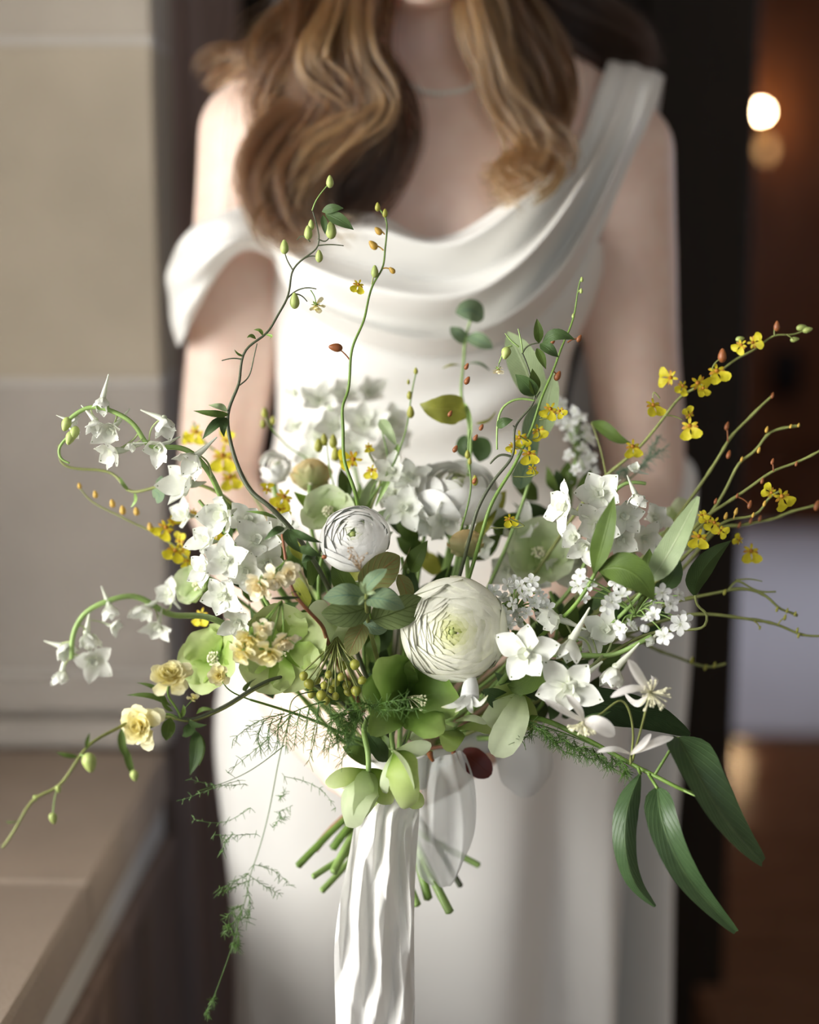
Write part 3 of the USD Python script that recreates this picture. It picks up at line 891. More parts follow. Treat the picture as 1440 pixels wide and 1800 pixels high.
# hair: locks of fine strands along guide curves
def hair_look(name, a, b, rough=.30):
    n = {'h': ('hair_info', {}), 'w': ('white_noise_texture', {'dimensions': '1D'}), 'r': ('rgb_ramp', {'ramp': [(0, a), (1, b)]}),
         'p': ('principled_hair_bsdf', {'model': 'Chiang', 'parametrization': 'Direct coloring', 'roughness': rough, 'radial_roughness': .4, 'random_roughness': .1, 'coat': .1})}
    return look(name, n, [('h.index', 'w.w'), ('w.value', 'r.fac'), ('r.color', 'p.color')], 'p.BSDF')


M_hair = [hair_look('brown_hair', (.012, .0050, .0020), (.075, .034, .013)), hair_look('golden_hair', (.035, .017, .007), (.24, .135, .058)), hair_look('dark_hair', (.006, .003, .002), (.018, .008, .004))]
M_cap = plain('hair_cap', (.05, .022, .010), .5)
hair = put('hair', ball(hc + [0, .035, .025], .098, (0, 0, 1), 1.08, nu=24, nv=16), M_cap, bride)


def lock(guide, width, n, mat, seed, taper=.35, wave=.015, flat=.5):
    rng = np.random.default_rng(seed)
    k = 34
    p = spline([W(*q) for q in guide], k)
    t, a, b = frames(p, FWD)
    u = np.linspace(0, 1, k)
    m = max(6, n // 22)
    cr_, cph = np.sqrt(rng.random(m)), rng.random(m) * 2 * np.pi
    cl = rng.integers(0, m, n)
    clx, cly = (cr_ * np.cos(cph))[cl], (cr_ * np.sin(cph) * flat)[cl]
    loose = np.interp(u, [0, .5, 1], [.9, 1.0, 1.15])
    tight = np.interp(u, [0, .4, .8, 1], [.26, .17, .12, .20])
    sx, sy = rng.normal(size=(2, n)) * [[.8], [.5]]
    prof = np.interp(u, [0, .25, .7, 1], [.85, 1, .9, taper])
    fr_, ph_ = 3.5 + 3 * rng.random(m), rng.random((m, 2)) * 6.28
    ox = clx[:, None] * loose * prof + sx[:, None] * tight
    oy = cly[:, None] * loose * prof + sy[:, None] * tight
    ox = ox * width + wave * u * np.sin(fr_[cl][:, None] * u + ph_[cl][:, :1])
    oy = oy * width + .6 * wave * u * np.sin(fr_[cl][:, None] * u + ph_[cl][:, 1:])
    fly = (rng.random(n) < (.05 if mat < 2 else 0))[:, None] * u ** 2 * width * .8
    ox = ox + fly * rng.normal(size=(n, 1))
    X = p[None] + ox[..., None] * b[None] + oy[..., None] * a[None]
    cut = 1 - .25 * rng.random(n) ** 1.5
    idx = u[None] * cut[:, None] * (k - 1)
    i0 = np.minimum(idx.astype(int), k - 2)
    fr = (idx - i0)[..., None]
    ar = np.arange(n)[:, None]
    X = X[ar, i0] * (1 - fr) + X[ar, i0 + 1] * fr
    curves('hair_lock', X, np.interp(u, [0, .7, 1], [.00058, .00052, .0002]), M_hair[mat], hair)


H = [  # guide, half width (m), strands, tone
    ([(622, -160, 1.33), (604, -40, 1.29), (572, 60, 1.262), (569, 140, 1.252), (550, 205, 1.258), (492, 262, 1.262), (470, 320, 1.258), (492, 380, 1.252), (522, 428, 1.245)], .020, 798, 1),
    ([(632, -160, 1.33), (622, -40, 1.29), (604, 70, 1.262), (610, 170, 1.250), (583, 230, 1.252), (528, 280, 1.255), (492, 330, 1.250), (510, 385, 1.245), (550, 415, 1.242)], .022, 798, 0),
    ([(637, -160, 1.33), (637, -30, 1.285), (626, 80, 1.262), (645, 170, 1.248), (637, 240, 1.250), (591, 285, 1.252), (550, 330, 1.250), (538, 380, 1.246), (565, 410, 1.24)], .024, 798, 1),
    ([(632, -160, 1.35), (622, -20, 1.31), (588, 100, 1.285), (653, 200, 1.268), (656, 280, 1.262), (622, 335, 1.258), (592, 370, 1.252), (584, 400, 1.248)], .030, 988, 2),
    ([(622, -160, 1.36), (608, -20, 1.32), (566, 100, 1.300), (620, 200, 1.290), (607, 290, 1.285), (562, 350, 1.276), (558, 380, 1.268)], .036, 1178, 2),
    ([(612, -160, 1.34), (572, -40, 1.31), (554, 40, 1.295), (520, 90, 1.300), (460, 115, 1.315), (400, 118, 1.330), (352, 134, 1.335)], .007, 380, 0),
    ([(608, -160, 1.34), (552, -60, 1.31), (556, 0, 1.295), (500, 40, 1.290), (466, 90, 1.285), (484, 130, 1.280), (549, 150, 1.275)], .016, 570, 0),
    ([(622, -160, 1.33), (572, -40, 1.29), (559, 40, 1.272), (540, 110, 1.268), (497, 165, 1.272), (490, 220, 1.275), (500, 290, 1.270)], .021, 760, 0),
    ([(632, -160, 1.32), (600, -30, 1.275), (566, 50, 1.250), (546, 110, 1.246), (585, 160, 1.244), (608, 200, 1.242), (569, 235, 1.245), (520, 265, 1.248)], .009, 323, 1),
    ([(638, -160, 1.32), (630, -20, 1.272), (622, 60, 1.250), (637, 130, 1.244), (664, 180, 1.240), (632, 215, 1.240), (580, 250, 1.244), (530, 300, 1.246), (490, 370, 1.246)], .010, 342, 1),
    ([(632, -160, 1.33), (592, -20, 1.286), (544, 80, 1.264), (570, 160, 1.258), (530, 220, 1.260), (500, 280, 1.258), (482, 340, 1.254), (500, 410, 1.248)], .017, 627, 0),
    ([(587, -160, 1.36), (574, -30, 1.33), (540, 60, 1.325), (490, 120, 1.320), (456, 142, 1.325), (440, 132, 1.330)], .012, 570, 0),
    ([(622, -160, 1.34), (608, 20, 1.285), (563, 140, 1.262), (594, 230, 1.256), (580, 300, 1.252), (558, 350, 1.248), (530, 400, 1.244)], .020, 722, 2),
    # right side
    ([(818, -160, 1.33), (824, -30, 1.285), (834, 60, 1.272), (864, 130, 1.270), (900, 190, 1.270), (948, 240, 1.268), (964, 285, 1.262), (935, 318, 1.255), (895, 322, 1.250), (850, 328, 1.246)], 0.0075, 516, 1),
    ([(830, -160, 1.33), (848, -30, 1.290), (868, 50, 1.280), (872, 120, 1.276), (896, 180, 1.272), (930, 232, 1.268), (970, 262, 1.262), (985, 300, 1.256)], 0.0075, 484, 1),
    ([(824, -160, 1.33), (833, -20, 1.278), (856, 80, 1.266), (880, 170, 1.264), (925, 230, 1.260), (925, 275, 1.254), (890, 300, 1.250), (905, 322, 1.246), (942, 355, 1.243)], 0.0065, 355, 1),
    ([(833, -160, 1.34), (868, -20, 1.300), (900, 60, 1.295), (940, 130, 1.292), (958, 200, 1.285), (955, 260, 1.274), (930, 300, 1.262)], 0.0122, 613, 0),
    ([(833, -160, 1.35), (880, -40, 1.330), (930, 30, 1.320), (960, 110, 1.315), (968, 180, 1.305), (950, 240, 1.29)], 0.0130, 613, 0),
    ([(860, -160, 1.40), (930, -40, 1.385), (980, 20, 1.380), (1040, 60, 1.385), (1100, 90, 1.400), (1148, 132, 1.420)], .022, 874, 2),
    ([(850, -160, 1.40), (920, -20, 1.390), (970, 40, 1.385), (1030, 85, 1.390), (1090, 108, 1.405), (1120, 122, 1.425)], .022, 874, 2),
    ([(840, -160, 1.41), (900, -10, 1.40), (960, 60, 1.40), (1010, 95, 1.405), (1050, 110, 1.43), (1060, 200, 1.47)], .030, 988, 2),
    ([(850, -160, 1.42), (940, -60, 1.41), (1010, 0, 1.41), (1070, 50, 1.42), (1110, 100, 1.44), (1120, 160, 1.48)], .026, 874, 2),
    ([(640, -160, 1.42), (600, -40, 1.43), (560, 60, 1.44), (540, 140, 1.47), (560, 240, 1.49)], .045, 988, 2),
    ([(720, -160, 1.45), (720, -40, 1.46), (730, 60, 1.47), (740, 200, 1.50)], .06, 1140, 2),
    ([(800, -160, 1.44), (850, -30, 1.45), (880, 80, 1.47), (890, 200, 1.50)], .05, 988, 2),
]
for k, (gd, wd, n, m) in enumerate(H):
    lock(gd, wd, n, 0 if m == 1 and wd > .0125 else m, 100 + k)
    if m < 2 and wd > .0085:                                          # thin golden streaks lying on the lock
        hr = np.random.default_rng(500 + k)
        for j in range(2):
            ox = hr.uniform(-.8, .8) * wd * 2000
            lock([(x + ox * np.interp(i, [0, len(gd) - 1], [.8, .5]), y + 6 * j, z - wd * .35) for i, (x, y, z) in enumerate(gd)], .0032, 60, 1, 600 + 5 * k + j, wave=.012)
# loose flyaway wisps
for k, gd in enumerate([[(560, -60, 1.32), (500, 30, 1.31), (440, 96, 1.32), (380, 112, 1.325), (345, 138, 1.33)], [(560, -40, 1.32), (505, 50, 1.30), (470, 110, 1.30), (425, 112, 1.31), (372, 128, 1.32)], [(640, 200, 1.25), (560, 300, 1.245), (500, 352, 1.24), (470, 400, 1.235), (500, 436, 1.23)], [(600, 260, 1.25), (560, 330, 1.245), (570, 380, 1.235), (630, 410, 1.23)], [(850, 120, 1.27), (930, 215, 1.262), (985, 268, 1.255), (980, 312, 1.25)], [(870, 180, 1.27), (900, 270, 1.255), (880, 310, 1.25), (845, 326, 1.245)]]):
    lock(gd, .007, 70, k % 2, 300 + k, wave=.012)

# ------------------------------------------------------------------ the bouquet: every stem is a thing of its own
TIE = W(690, 1372, 1.066)        # where all stems meet in the hands


def px(n, d=1.0):
    return n * d / FPX


def tocam(p):
    return unit(CAM - np.asarray(p))


def Q(pts, d=1.0):
    """pixel points, each (x, y) at depth d or (x, y, depth), as points of the scene"""
    return np.array([P(q[0], q[1], q[2] if len(q) > 2 else d) for q in pts])


_tie = np.random.default_rng(77)


def tie_path(p, back=None, end=None):
    """a stem from a flower's back down to the hands and, if given, on to its cut end below them"""
    p = np.asarray(p, float)
    j = _tie.normal(size=3) * [.010, .008, .006]
    pts = [p]
    if back is not None:
        pts.append(p + unit(back) * .022)
    m = TIE + j
    pts += [p * .42 + m * .58 + np.array([0, .035, -.0]) + (unit(back) * .012 if back is not None else 0), m]
    if end is not None:
        pts.append(np.asarray(end, float))
    return pts


ENDS = [Q([q])[0] for q in ((524, 1522, 1.075), (551, 1541, 1.06), (585, 1491, 1.085), (587, 1532, 1.065), (566, 1566, 1.08), (733, 1590, 1.06), (753, 1580, 1.07), (791, 1603, 1.05), (810, 1558, 1.08), (842, 1521, 1.09), (553, 1494, 1.085))]


def stem_to_hands(t, p, back=None, r=.0016, mat=None, end=None, name='stem'):
    pts = tie_path(p, back, None if end is None else ENDS[end])
    put(name, tube(pts, [r, r * 1.25] if end is None else [r, r * 1.2, r * 1.45, r * 1.45], sides=7, n=22), mat or M_stem, t)


def traced(t, name, mat, pts, width, d=1.0, turn=(0, 0, 0), prof='leaf', parent=None, label=None, **kw):
    """a leaf or petal along a midline; width in pixels; turn tilts the shown side away from the lens"""
    p = Q(pts, d)
    c = p[len(p) // 2]
    nrm = tocam(c) + turn[0] * RIGHT + turn[1] * UP
    dd = float(np.mean([(q - CAM) @ FWD for q in p]))
    kw.setdefault('nu', 16)
    kw.setdefault('nv', 9)
    return put(name, blade(p, px(width, dd) / 2, nrm, prof=prof, **kw), mat, parent or t, label=label)


# ---- ranunculus
def ranunculus(label, x, y, d, R, ax, mat, end=None, n=66, closed=1.0, seed=0, rim0=.05, guard=5, flat=.70):
    c = P(x, y, d)
    R = px(R, d)
    t = thing('ranunculus', label, 'ranunculus', c, kind='thing')
    axis = face(*ax)
    A, e1, e2 = ring_frame(axis)
    rng = np.random.default_rng(seed)
    nth, nph = (13, 7) if closed < 1.2 else (19, 9)
    for k in range(n):
        s = k / (n - 1)
        rad = R * (.30 + .85 * s) if closed < 1.2 else R * (.26 + .72 * s ** .6)
        rim = R * (rim0 + (.97 - rim0) * s ** closed) + R * .012 * rng.normal()
        rim = min(max(rim, R * .02), rad * .985)
        top = math.asin(rim / rad) if s < .93 else math.asin(rim / rad) + .12 * rng.random()
        half = (0.95 - .2 * s if closed < 1.2 else 1.45 - .35 * s) * (1 + .12 * rng.normal())
        az = k * 2.39996 + .3 * rng.normal()
        A_, T_ = np.meshgrid(np.linspace(-half, half, nth), np.linspace(0, 1, nph), indexing='ij')
        edge = 1 - (np.abs(A_) / half) ** (2.6 if closed < 1.2 else 4.5)
        lowest = min(2.1, top + 1.15)
        th_ = lowest + (top - lowest) * T_ * (.35 + .65 * edge)
        wob = 1 + (.014 * np.sin(5 * A_ + rng.random() * 6) + .006 * np.sin(11 * A_ + rng.random() * 6)) * T_ ** 2 + (.018 if closed < 1.2 else .032) * T_ ** 5 * rng.random()
        rr = rad * wob
        Z = rr * np.cos(th_) * flat - .12 * R + (.24 * R * (1 - s) if closed < 1.2 else 0)
        X = rr * np.sin(th_)
        v = c + X[..., None] * (np.cos(A_ + az)[..., None] * e1 + np.sin(A_ + az)[..., None] * e2) + Z[..., None] * A
        i, j = np.meshgrid(np.arange(nth - 1), np.arange(nph - 1), indexing='ij')
        q = np.stack([i * nph + j, (i + 1) * nph + j, (i + 1) * nph + j + 1, i * nph + j + 1], -1).reshape(-1, 4)
        tint = np.clip(1.02 - 1.75 * s, 0, 1) * (1 - .25 * T_) + .22 * (1 - T_)
        a = np.stack([np.clip(tint, 0, 1), np.zeros_like(T_), np.zeros_like(T_)], -1).reshape(-1, 3)
        put('petal', Geo().add(v.reshape(-1, 3), q, a), mat, t)
    put('centre', ball(c + A * R * .20, R * .10, A, .8, nu=12, nv=8), M_bud, t, label='green closed centre')
    stem_to_hands(t, c - A * R * .55, -A, .0021, M_stemp, end)
    return t


ranunculus('large cream ranunculus with a green swirled centre, lowest and biggest of the three', 797, 1108, .982, 83, (-.10, -.03, 1), M_ran, 7, n=150, closed=1.12, seed=4, flat=.50)
ranunculus('round white half-open ranunculus above the blue-green eucalyptus leaves', 622, 944, .992, 56, (-.14, .50, 1), M_ranw, 3, n=64, closed=1.15, seed=5, rim0=.10, flat=.46)
ranunculus('white ranunculus seen from its side at the back, under the olive leaf', 800, 858, 1.075, 76, (.05, 1, .62), M_ranw, 5, n=26, closed=1.1, seed=6, flat=.62)
ranunculus('small cream ranunculus bud at the back beside the tall twig on the left', 484, 818, 1.12, 28, (.1, .7, 1), M_ranw, None, n=16, closed=1.1, seed=7, flat=.8)


# ---- hellebores
def hellebore(label, x, y, d, R, ax, mat, a=(78, 60), n=5, w=.62, spin=0.0, end=None, seed=0, ruffle=.07, cup=.25, back=None, sizes=None, stem=True, stamens=True, inside=None):
    c = P(x, y, d)
    R = px(R, d)
    t = thing('hellebore', label, 'hellebore', c)
    axis = face(*ax)
    rng = np.random.default_rng(seed)
    for k in range(n):
        az = spin + k * 2 * math.pi / n + .08 * rng.normal()
        s = 1 if sizes is None else sizes[k]
        g = arc_petal(c, axis, az, R * s * (1 + .05 * rng.normal()), R * w * s, a[0] + 5 * rng.normal(), a[1] + 10 * rng.normal(), R * .06, prof='broad', n=7, cup=cup, ruffle=ruffle, seed=seed * 9 + k, tint=(1, .55, .25, .1, 0), nu=14, nv=11)
        put('petal', g, mat, t)
    if stamens:
        g = Geo()
        for k in range(26):
            az, o = k * 2.4, .25 + .55 * rng.random()
            A, e1, e2 = ring_frame(axis)
            q = c + A * R * .34 * (1.2 - o) + R * .26 * o * (math.cos(az) * e1 + math.sin(az) * e2)
            tube([c, (c + q) / 2 + A * R * .05, q], .00025, .0002, 3, 4, g)
            ball(q, .0008, nu=5, nv=4, g=g)
        put('stamens', g, M_stamen, t, kind='stuff')
    if stem:
        stem_to_hands(t, c - axis * .002, -axis if back is None else back, .0015, M_stemp, end)
    return t


hellebore('wide open pale green hellebore behind the cluster of yellow banksia roses', 492, 1142, .995, 82, (.02, .12, 1), M_hel, (84, 62), 5, .66, spin=.35, end=1, seed=11, stamens=True)
hellebore('fresh green hellebore at the left edge, behind a single yellow rosebud', 382, 1158, 1.035, 66, (-.55, .15, .9), M_hel, (72, 52), 5, .66, spin=.9, seed=12)
t = thing('hellebore', 'dark green open hellebore low in the middle, just left of and below the big ranunculus', 'hellebore', P(712, 1226, 1.0))
c = (714, 1226, 1.005)
for k, (m, w, tr, cu) in enumerate([([c, (690, 1198, .985), (668, 1176, .972), (664, 1158, .968)], 96, (.55, .1, 0), .25), ([c, (700, 1180, .992), (716, 1158, .985)], 70, (.1, -.3, 0), .2), ([c, (752, 1212, .992), (782, 1238, .985), (792, 1262, .985)], 84, (-.1, .5, 0), .2),
                                    ([c, (738, 1256, .985), (764, 1276, .972), (782, 1284, .970)], 76, (-.1, .5, 0), -.2), ([c, (688, 1250, .985), (668, 1270, .975), (656, 1294, .975)], 66, (.4, .1, 0), .2), ([c, (655, 1215, .985), (642, 1232, .980)], 70, (.6, .2, 0), .2)]):
    traced(t, 'petal', M_held, m, w, turn=tr, prof='broad', cup=cu, ruffle=.10, fold=.08, nu=16, nv=13, seed=400 + k, tint=(1, .75, .4, .15, 0))
g = Geo()
rng = np.random.default_rng(31)
for k in range(16):
    q = (724 + 26 * rng.random(), 1222 + 26 * rng.random())
    tube(Q([(716, 1226, 1.0), ((716 + q[0]) / 2, (1226 + q[1]) / 2 - 2, .985), (*q, .975)]), .0003, .0002, 4, 6, g)
    ball(P(*q, .975), .0008, g=g, nu=5, nv=4)
put('stamens', g, M_stamen, t, kind='stuff')
stem_to_hands(t, P(*c), FWD, .0016, M_stemp, 4)
hellebore('faded beige-green hellebore cup behind the top of the big ranunculus', 820, 975, 1.035, 44, (-.10, .75, -.45), M_helb, (70, 25), 5, .70, spin=.2, seed=14, back=-UP)
hellebore('orange-tinged faded hellebore at the back left of the white ranunculus', 545, 850, 1.09, 42, (.0, .6, -.6), M_helb, (70, 40), 5, .7, spin=.6, seed=15, back=-UP)
hellebore('soft green hellebore between the tall twig and the white ranunculus', 578, 902, 1.06, 50, (-.2, .5, 1), M_help, (70, 50), 5, .66, spin=.1, seed=16)
hellebore('pale hellebore at the back right of the big ranunculus, half hidden by white florets', 945, 975, 1.075, 66, (.1, .3, 1), M_help, (72, 55), 5, .66, spin=.5, seed=17)
hellebore('pale hellebore tucked behind the right-hand white florets near the dark leaf', 1190, 930, 1.10, 52, (.6, .3, .9), M_help, (70, 50), 5, .62, spin=.3, seed=18)
hellebore('pale hellebore peeping out under the white delphinium sprays on the far left', 352, 1030, 1.06, 46, (-.6, .2, .8), M_help, (60, 30), 5, .62, spin=.3, seed=19)

# two nodding hellebores below, petal by petal
t = thing('hellebore', 'nodding pale green hellebore hanging lowest in front of the white ribbon', 'hellebore', P(640, 1368, .99))
c = (648, 1356, .99)
traced(t, 'petal', M_hel, [c, (610, 1362, .985), (572, 1374, .99)], 44, turn=(.1, .9, 0), prof='petal', cup=-.2, tint=(1, .4, .2, 0), seed=1)
traced(t, 'petal', M_help, [c, (622, 1392, .968), (606, 1430, .972), (608, 1452, .982)], 78, turn=(-.3, -.1, 0), prof='broad', fold=-.25, cup=-.2, tint=(1, .3, .1, 0), seed=2, ruffle=.05)
traced(t, 'petal', M_help, [c, (652, 1392, .968), (648, 1425, .970), (634, 1446, .980)], 62, turn=(.25, -.1, 0), prof='broad', fold=-.2, cup=-.2, tint=(1, .4, .2, .05), seed=3, ruffle=.05)
traced(t, 'petal', M_hel, [c, (676, 1384, .99), (690, 1412, 1.0)], 56, turn=(.6, -.2, 0), prof='broad', cup=-.3, tint=(1, .5, .3, .1), seed=4)
traced(t, 'petal', M_hel, [c, (640, 1390, 1.01), (625, 1420, 1.02)], 70, prof='broad', cup=.3, tint=(1, .5, .3, .1), seed=5)
put('stem', tube(Q([c, (646, 1318, .992), (640, 1288, 1.0), (655, 1262, 1.03), (676, 1330, 1.06)]), .0017, .0019), M_stemp, t)
t = thing('hellebore', 'nodding green hellebore cup hanging right of the lowest one', 'hellebore', P(705, 1345, .985))
c = (692, 1322, .98)
traced(t, 'petal', M_help, [c, (678, 1345, .968), (668, 1372, .97), (672, 1392, .98)], 40, turn=(-.5, 0, 0), prof='petal', fold=-.3, cup=-.3, tint=(.9, .3, .1, 0), seed=6)
traced(t, 'petal', M_hel, [c, (700, 1352, .955), (704, 1390, .955), (706, 1421, .968)], 74, turn=(0, -.1, 0), prof='broad', cup=-.35, tint=(1, .4, .25, .05), seed=7, ruffle=.05)
traced(t, 'petal', M_help, [c, (716, 1340, .955), (728, 1368, .958), (728, 1392, .97)], 54, turn=(.45, .1, 0), prof='broad', cup=-.3, tint=(1, .2, .1, 0), seed=8)
traced(t, 'petal', M_help, [c, (722, 1316, .975), (758, 1308, .975)], 38, turn=(.1, .6, 0), prof='petal', cup=-.2, tint=(.9, .3, .1, 0), seed=9)
traced(t, 'petal', M_hel, [(700, 1385, .985), (722, 1400, .985), (744, 1416, .985)], 36, turn=(.3, 0, 0), prof='petal', cup=-.2, tint=(.8, .6, .4, .1), seed=10)
put('stem', tube(Q([c, (689, 1300, .985), (690, 1278, 1.0), (702, 1262, 1.03), (700, 1340, 1.06)]), .0016, .0018), M_stemp, t)
# single hanging petals right of the middle, the back of a pale hellebore
t = thing('hellebore', 'pale green hellebore seen from behind, its petal hanging right of the dark one', 'hellebore', P(895, 1262, 1.0))
c = (915, 1222, 1.0)
traced(t, 'petal', M_help, [c, (905, 1262, .985), (886, 1302, .985), (868, 1328, .99)], 58, turn=(.1, .1, 0), prof='petal', fold=.15, ruffle=.10, tint=(.7, .2, .05, 0), seed=11)
traced(t, 'petal', M_help, [c, (880, 1248, 1.01), (858, 1272, 1.02), (850, 1290, 1.02)], 44, turn=(-.3, .2, 0), prof='petal', ruffle=.08, tint=(.8, .4, .2, .1), seed=12)
traced(t, 'petal', M_hel, [c, (930, 1258, 1.02), (940, 1280, 1.03)], 40, turn=(.5, 0, 0), prof='petal', tint=(.8, .5, .3, .1), seed=13)
traced(t, 'petal', M_hel, [c, (880, 1215, 1.02), (850, 1222, 1.03)], 46, turn=(.0, .5, 0), prof='petal', tint=(.8, .5, .3, .1), seed=14)
stem_to_hands(t, P(*c), -UP + .5 * FWD, .0016, M_stemp, 9)
t = thing('hellebore', 'olive hellebore lying flat under the dark green one, showing its stamens', 'hellebore', P(790, 1288, 1.01))
c = (800, 1282, 1.015)
traced(t, 'petal', M_help, [c, (760, 1274, 1.0), (722, 1300, .995)], 34, turn=(0, .9, 0), prof='petal', fold=-.3, tint=(.9, .6, .3, .1), seed=15)
traced(t, 'petal', M_hel, [c, (838, 1276, 1.0), (868, 1288, 1.0)], 32, turn=(0, 1.2, 0), prof='petal', tint=(.9, .6, .3, .1), seed=16)
traced(t, 'petal', M_help, [(800, 1268, .99), (830, 1262, .985), (855, 1272, .985)], 20, turn=(0, 1.4, 0), prof='petal', tint=(.6, .3, .1, 0), seed=17)
traced(t, 'petal', M_hel, [c, (790, 1300, .995), (782, 1318, 1.0)], 46, turn=(0, .4, 0), prof='broad', tint=(.9, .6, .5, .3), seed=18)
stem_to_hands(t, P(*c), FWD, .0016, M_stemp)


# ---- eucalyptus
def cam_leafset(t, items, mat, **kw):
    for it in items:
        m = it[3] if len(it) > 3 else mat
        traced(t, 'leaf', m, it[0], it[1], turn=it[2], **kw)


t = thing('eucalyptus_sprig', 'blue-green eucalyptus sprig below the round white ranunculus', 'eucalyptus', P(640, 1060, .96))
E = [([(642, 1052, .962), (610, 1046, .952), (568, 1052, .955)], 43, (-.1, .35, 0), M_euc), ([(640, 1040, .958), (655, 1020, .950), (680, 1000, .952)], 30, (.1, .5, 0), M_euc),
     ([(646, 1052, .958), (676, 1054, .946), (711, 1068, .950)], 44, (.15, .3, 0), M_euc), ([(640, 1038, .985), (668, 1005, .978), (703, 978, .985), ], 62, (.3, .2, 0), M_eucr),
     ([(652, 1066, .978), (612, 1078, .970), (565, 1078, .975)], 50, (-.1, -.25, 0), M_euco), ([(655, 1090, .985), (700, 1074, .975), (748, 1056, .982)], 62, (.2, -.2, 0), M_euco),
     ([(640, 1098, .985), (626, 1122, .978), (613, 1153, .982)], 40, (-.2, .1, 0), M_eucr), ([(640, 1092, .99), (662, 1104, .985), (684, 1098, .99)], 26, (.2, -.3, 0), M_euc),
     ([(700, 1010, .99), (712, 1035, .99), (718, 1062, .992)], 34, (.6, .2, 0), M_eucr)]
for k, (a, w, tr, m) in enumerate(E):
    traced(t, 'leaf', m, a, w, turn=tr, prof='euc', fold=.16, cup=.06, seed=20 + k)
put('stem', tube(Q([(644, 1042, .950), (644, 1062, .965), (648, 1095, .99), (668, 1180, 1.03), (688, 1300, 1.062)]), .0011, .0020), M_stemo, t)
for a in ([(640, 1048, .947), (634, 1056, .944), (630, 1063, .944)], [(644, 1044, .947), (654, 1041, .944), (661, 1043, .944)], [(642, 1042, .948), (636, 1032, .945), (634, 1022, .945)], [(643, 1044, .947), (640, 1034, .943), (643, 1024, .943)]):
    traced(t, 'young_leaf', M_leafp, a, 9, prof='euc', fold=.4, nu=8, nv=5)
g = Geo()
rng = np.random.default_rng(8)
for k in range(14):
    a = np.array([630 + rng.normal() * 3, 990 + rng.normal() * 3])
    b = a + np.array([rng.normal() * 9, -14 + rng.normal() * 8])
    tube(Q([(634, 1003, .948), (*a, .945), (*b, .945)]), .00025, .0002, 3, 5, g)
    ball(P(*b, .945), .0007, g=g, nu=5, nv=4)
put('flower_threads', g, plain('brown_threads', (.30, .20, .10), .6), t, kind='stuff')

t = thing('eucalyptus_sprig', 'tall eucalyptus sprig with round leaves rising blurred before the bodice', 'eucalyptus', P(820, 870, 1.10))
for k, (a, w, tr, m) in enumerate([([(850, 560, 1.13), (826, 545, 1.12), (801, 550, 1.12)], 40, (0, .4, 0), M_euc), ([(822, 600, 1.13), (806, 588, 1.125), (792, 575, 1.125)], 26, (0, .3, 0), M_euc), ([(822, 590, 1.13), (845, 600, 1.12), (867, 612, 1.12)], 30, (0, .4, 0), M_euc),
                                   ([(815, 645, 1.12), (795, 642, 1.11), (777, 648, 1.11)], 14, (0, 1.6, 0), M_leafo), ([(818, 640, 1.12), (845, 640, 1.11), (862, 652, 1.11)], 10, (0, 1.6, 0), M_euc),
                                   ([(838, 768, 1.10), (846, 790, 1.095), (842, 812, 1.095)], 38, (.3, .1, 0), M_leafd), ([(820, 765, 1.10), (812, 785, 1.1), (818, 805, 1.1)], 22, (-.4, .1, 0), M_leafd)]):
    traced(t, 'leaf', m, a, w, turn=tr, prof='euc', fold=.15, seed=40 + k)
put('stem', tube(Q([(828, 560, 1.13), (818, 600, 1.128), (815, 640, 1.12), (812, 700, 1.11), (824, 735, 1.10), (823, 800, 1.10), (828, 850, 1.09), (806, 1000, 1.08), (720, 1250, 1.07)]), .0008, .0018, n=40), M_stemp, t)
t = thing('leafy_sprig', 'stem with one broad ragged olive leaf before the waist of the dress', 'leaf', P(822, 860, 1.08))
traced(t, 'leaf', M_leafo, [(822, 730, 1.085), (795, 720, 1.07), (765, 718, 1.065), (738, 710, 1.07)], 54, turn=(0, .15, 0), prof='leaf', fold=.1, ruffle=.14, seed=50)
traced(t, 'leaf', M_stemp, [(816, 708, 1.085), (826, 735, 1.075), (829, 766, 1.075)], 10, prof='lance', fold=.5, seed=51)
traced(t, 'leaf', M_leafo, [(836, 744, 1.09), (860, 738, 1.085), (872, 722, 1.085)], 10, turn=(0, 1, 0), prof='lance', seed=52)
put('stem', tube(Q([(818, 722, 1.085), (827, 765, 1.08), (822, 850, 1.08), (800, 1000, 1.08), (715, 1260, 1.07)]), .0009, .0018, n=30), M_stemp, t)
t = thing('eucalyptus_sprig', 'thin eucalyptus twig with one small blue leaf reaching out to the left', 'eucalyptus', P(320, 858, 1.05))
put('stem', tube(Q([(104, 782, 1.06), (108, 812, 1.06), (136, 824, 1.06), (200, 834, 1.06), (226, 862, 1.055), (268, 858, 1.05), (350, 852, 1.05), (450, 930, 1.06), (600, 1180, 1.07)]), .0008, .0016, n=50), M_stemo, t)
for k, a in enumerate(([(268, 860, 1.05), (280, 872, 1.045), (276, 885, 1.045)], [(275, 856, 1.05), (282, 846, 1.048), (284, 836, 1.048)], [(226, 862, 1.055), (216, 850, 1.05), (210, 838, 1.05)], [(236, 866, 1.055), (238, 880, 1.05), (230, 892, 1.05)])):
    traced(t, 'leaf', M_euc if k < 2 else M_stemp, a, (24, 14, 7, 6)[k], prof='euc', seed=60 + k)


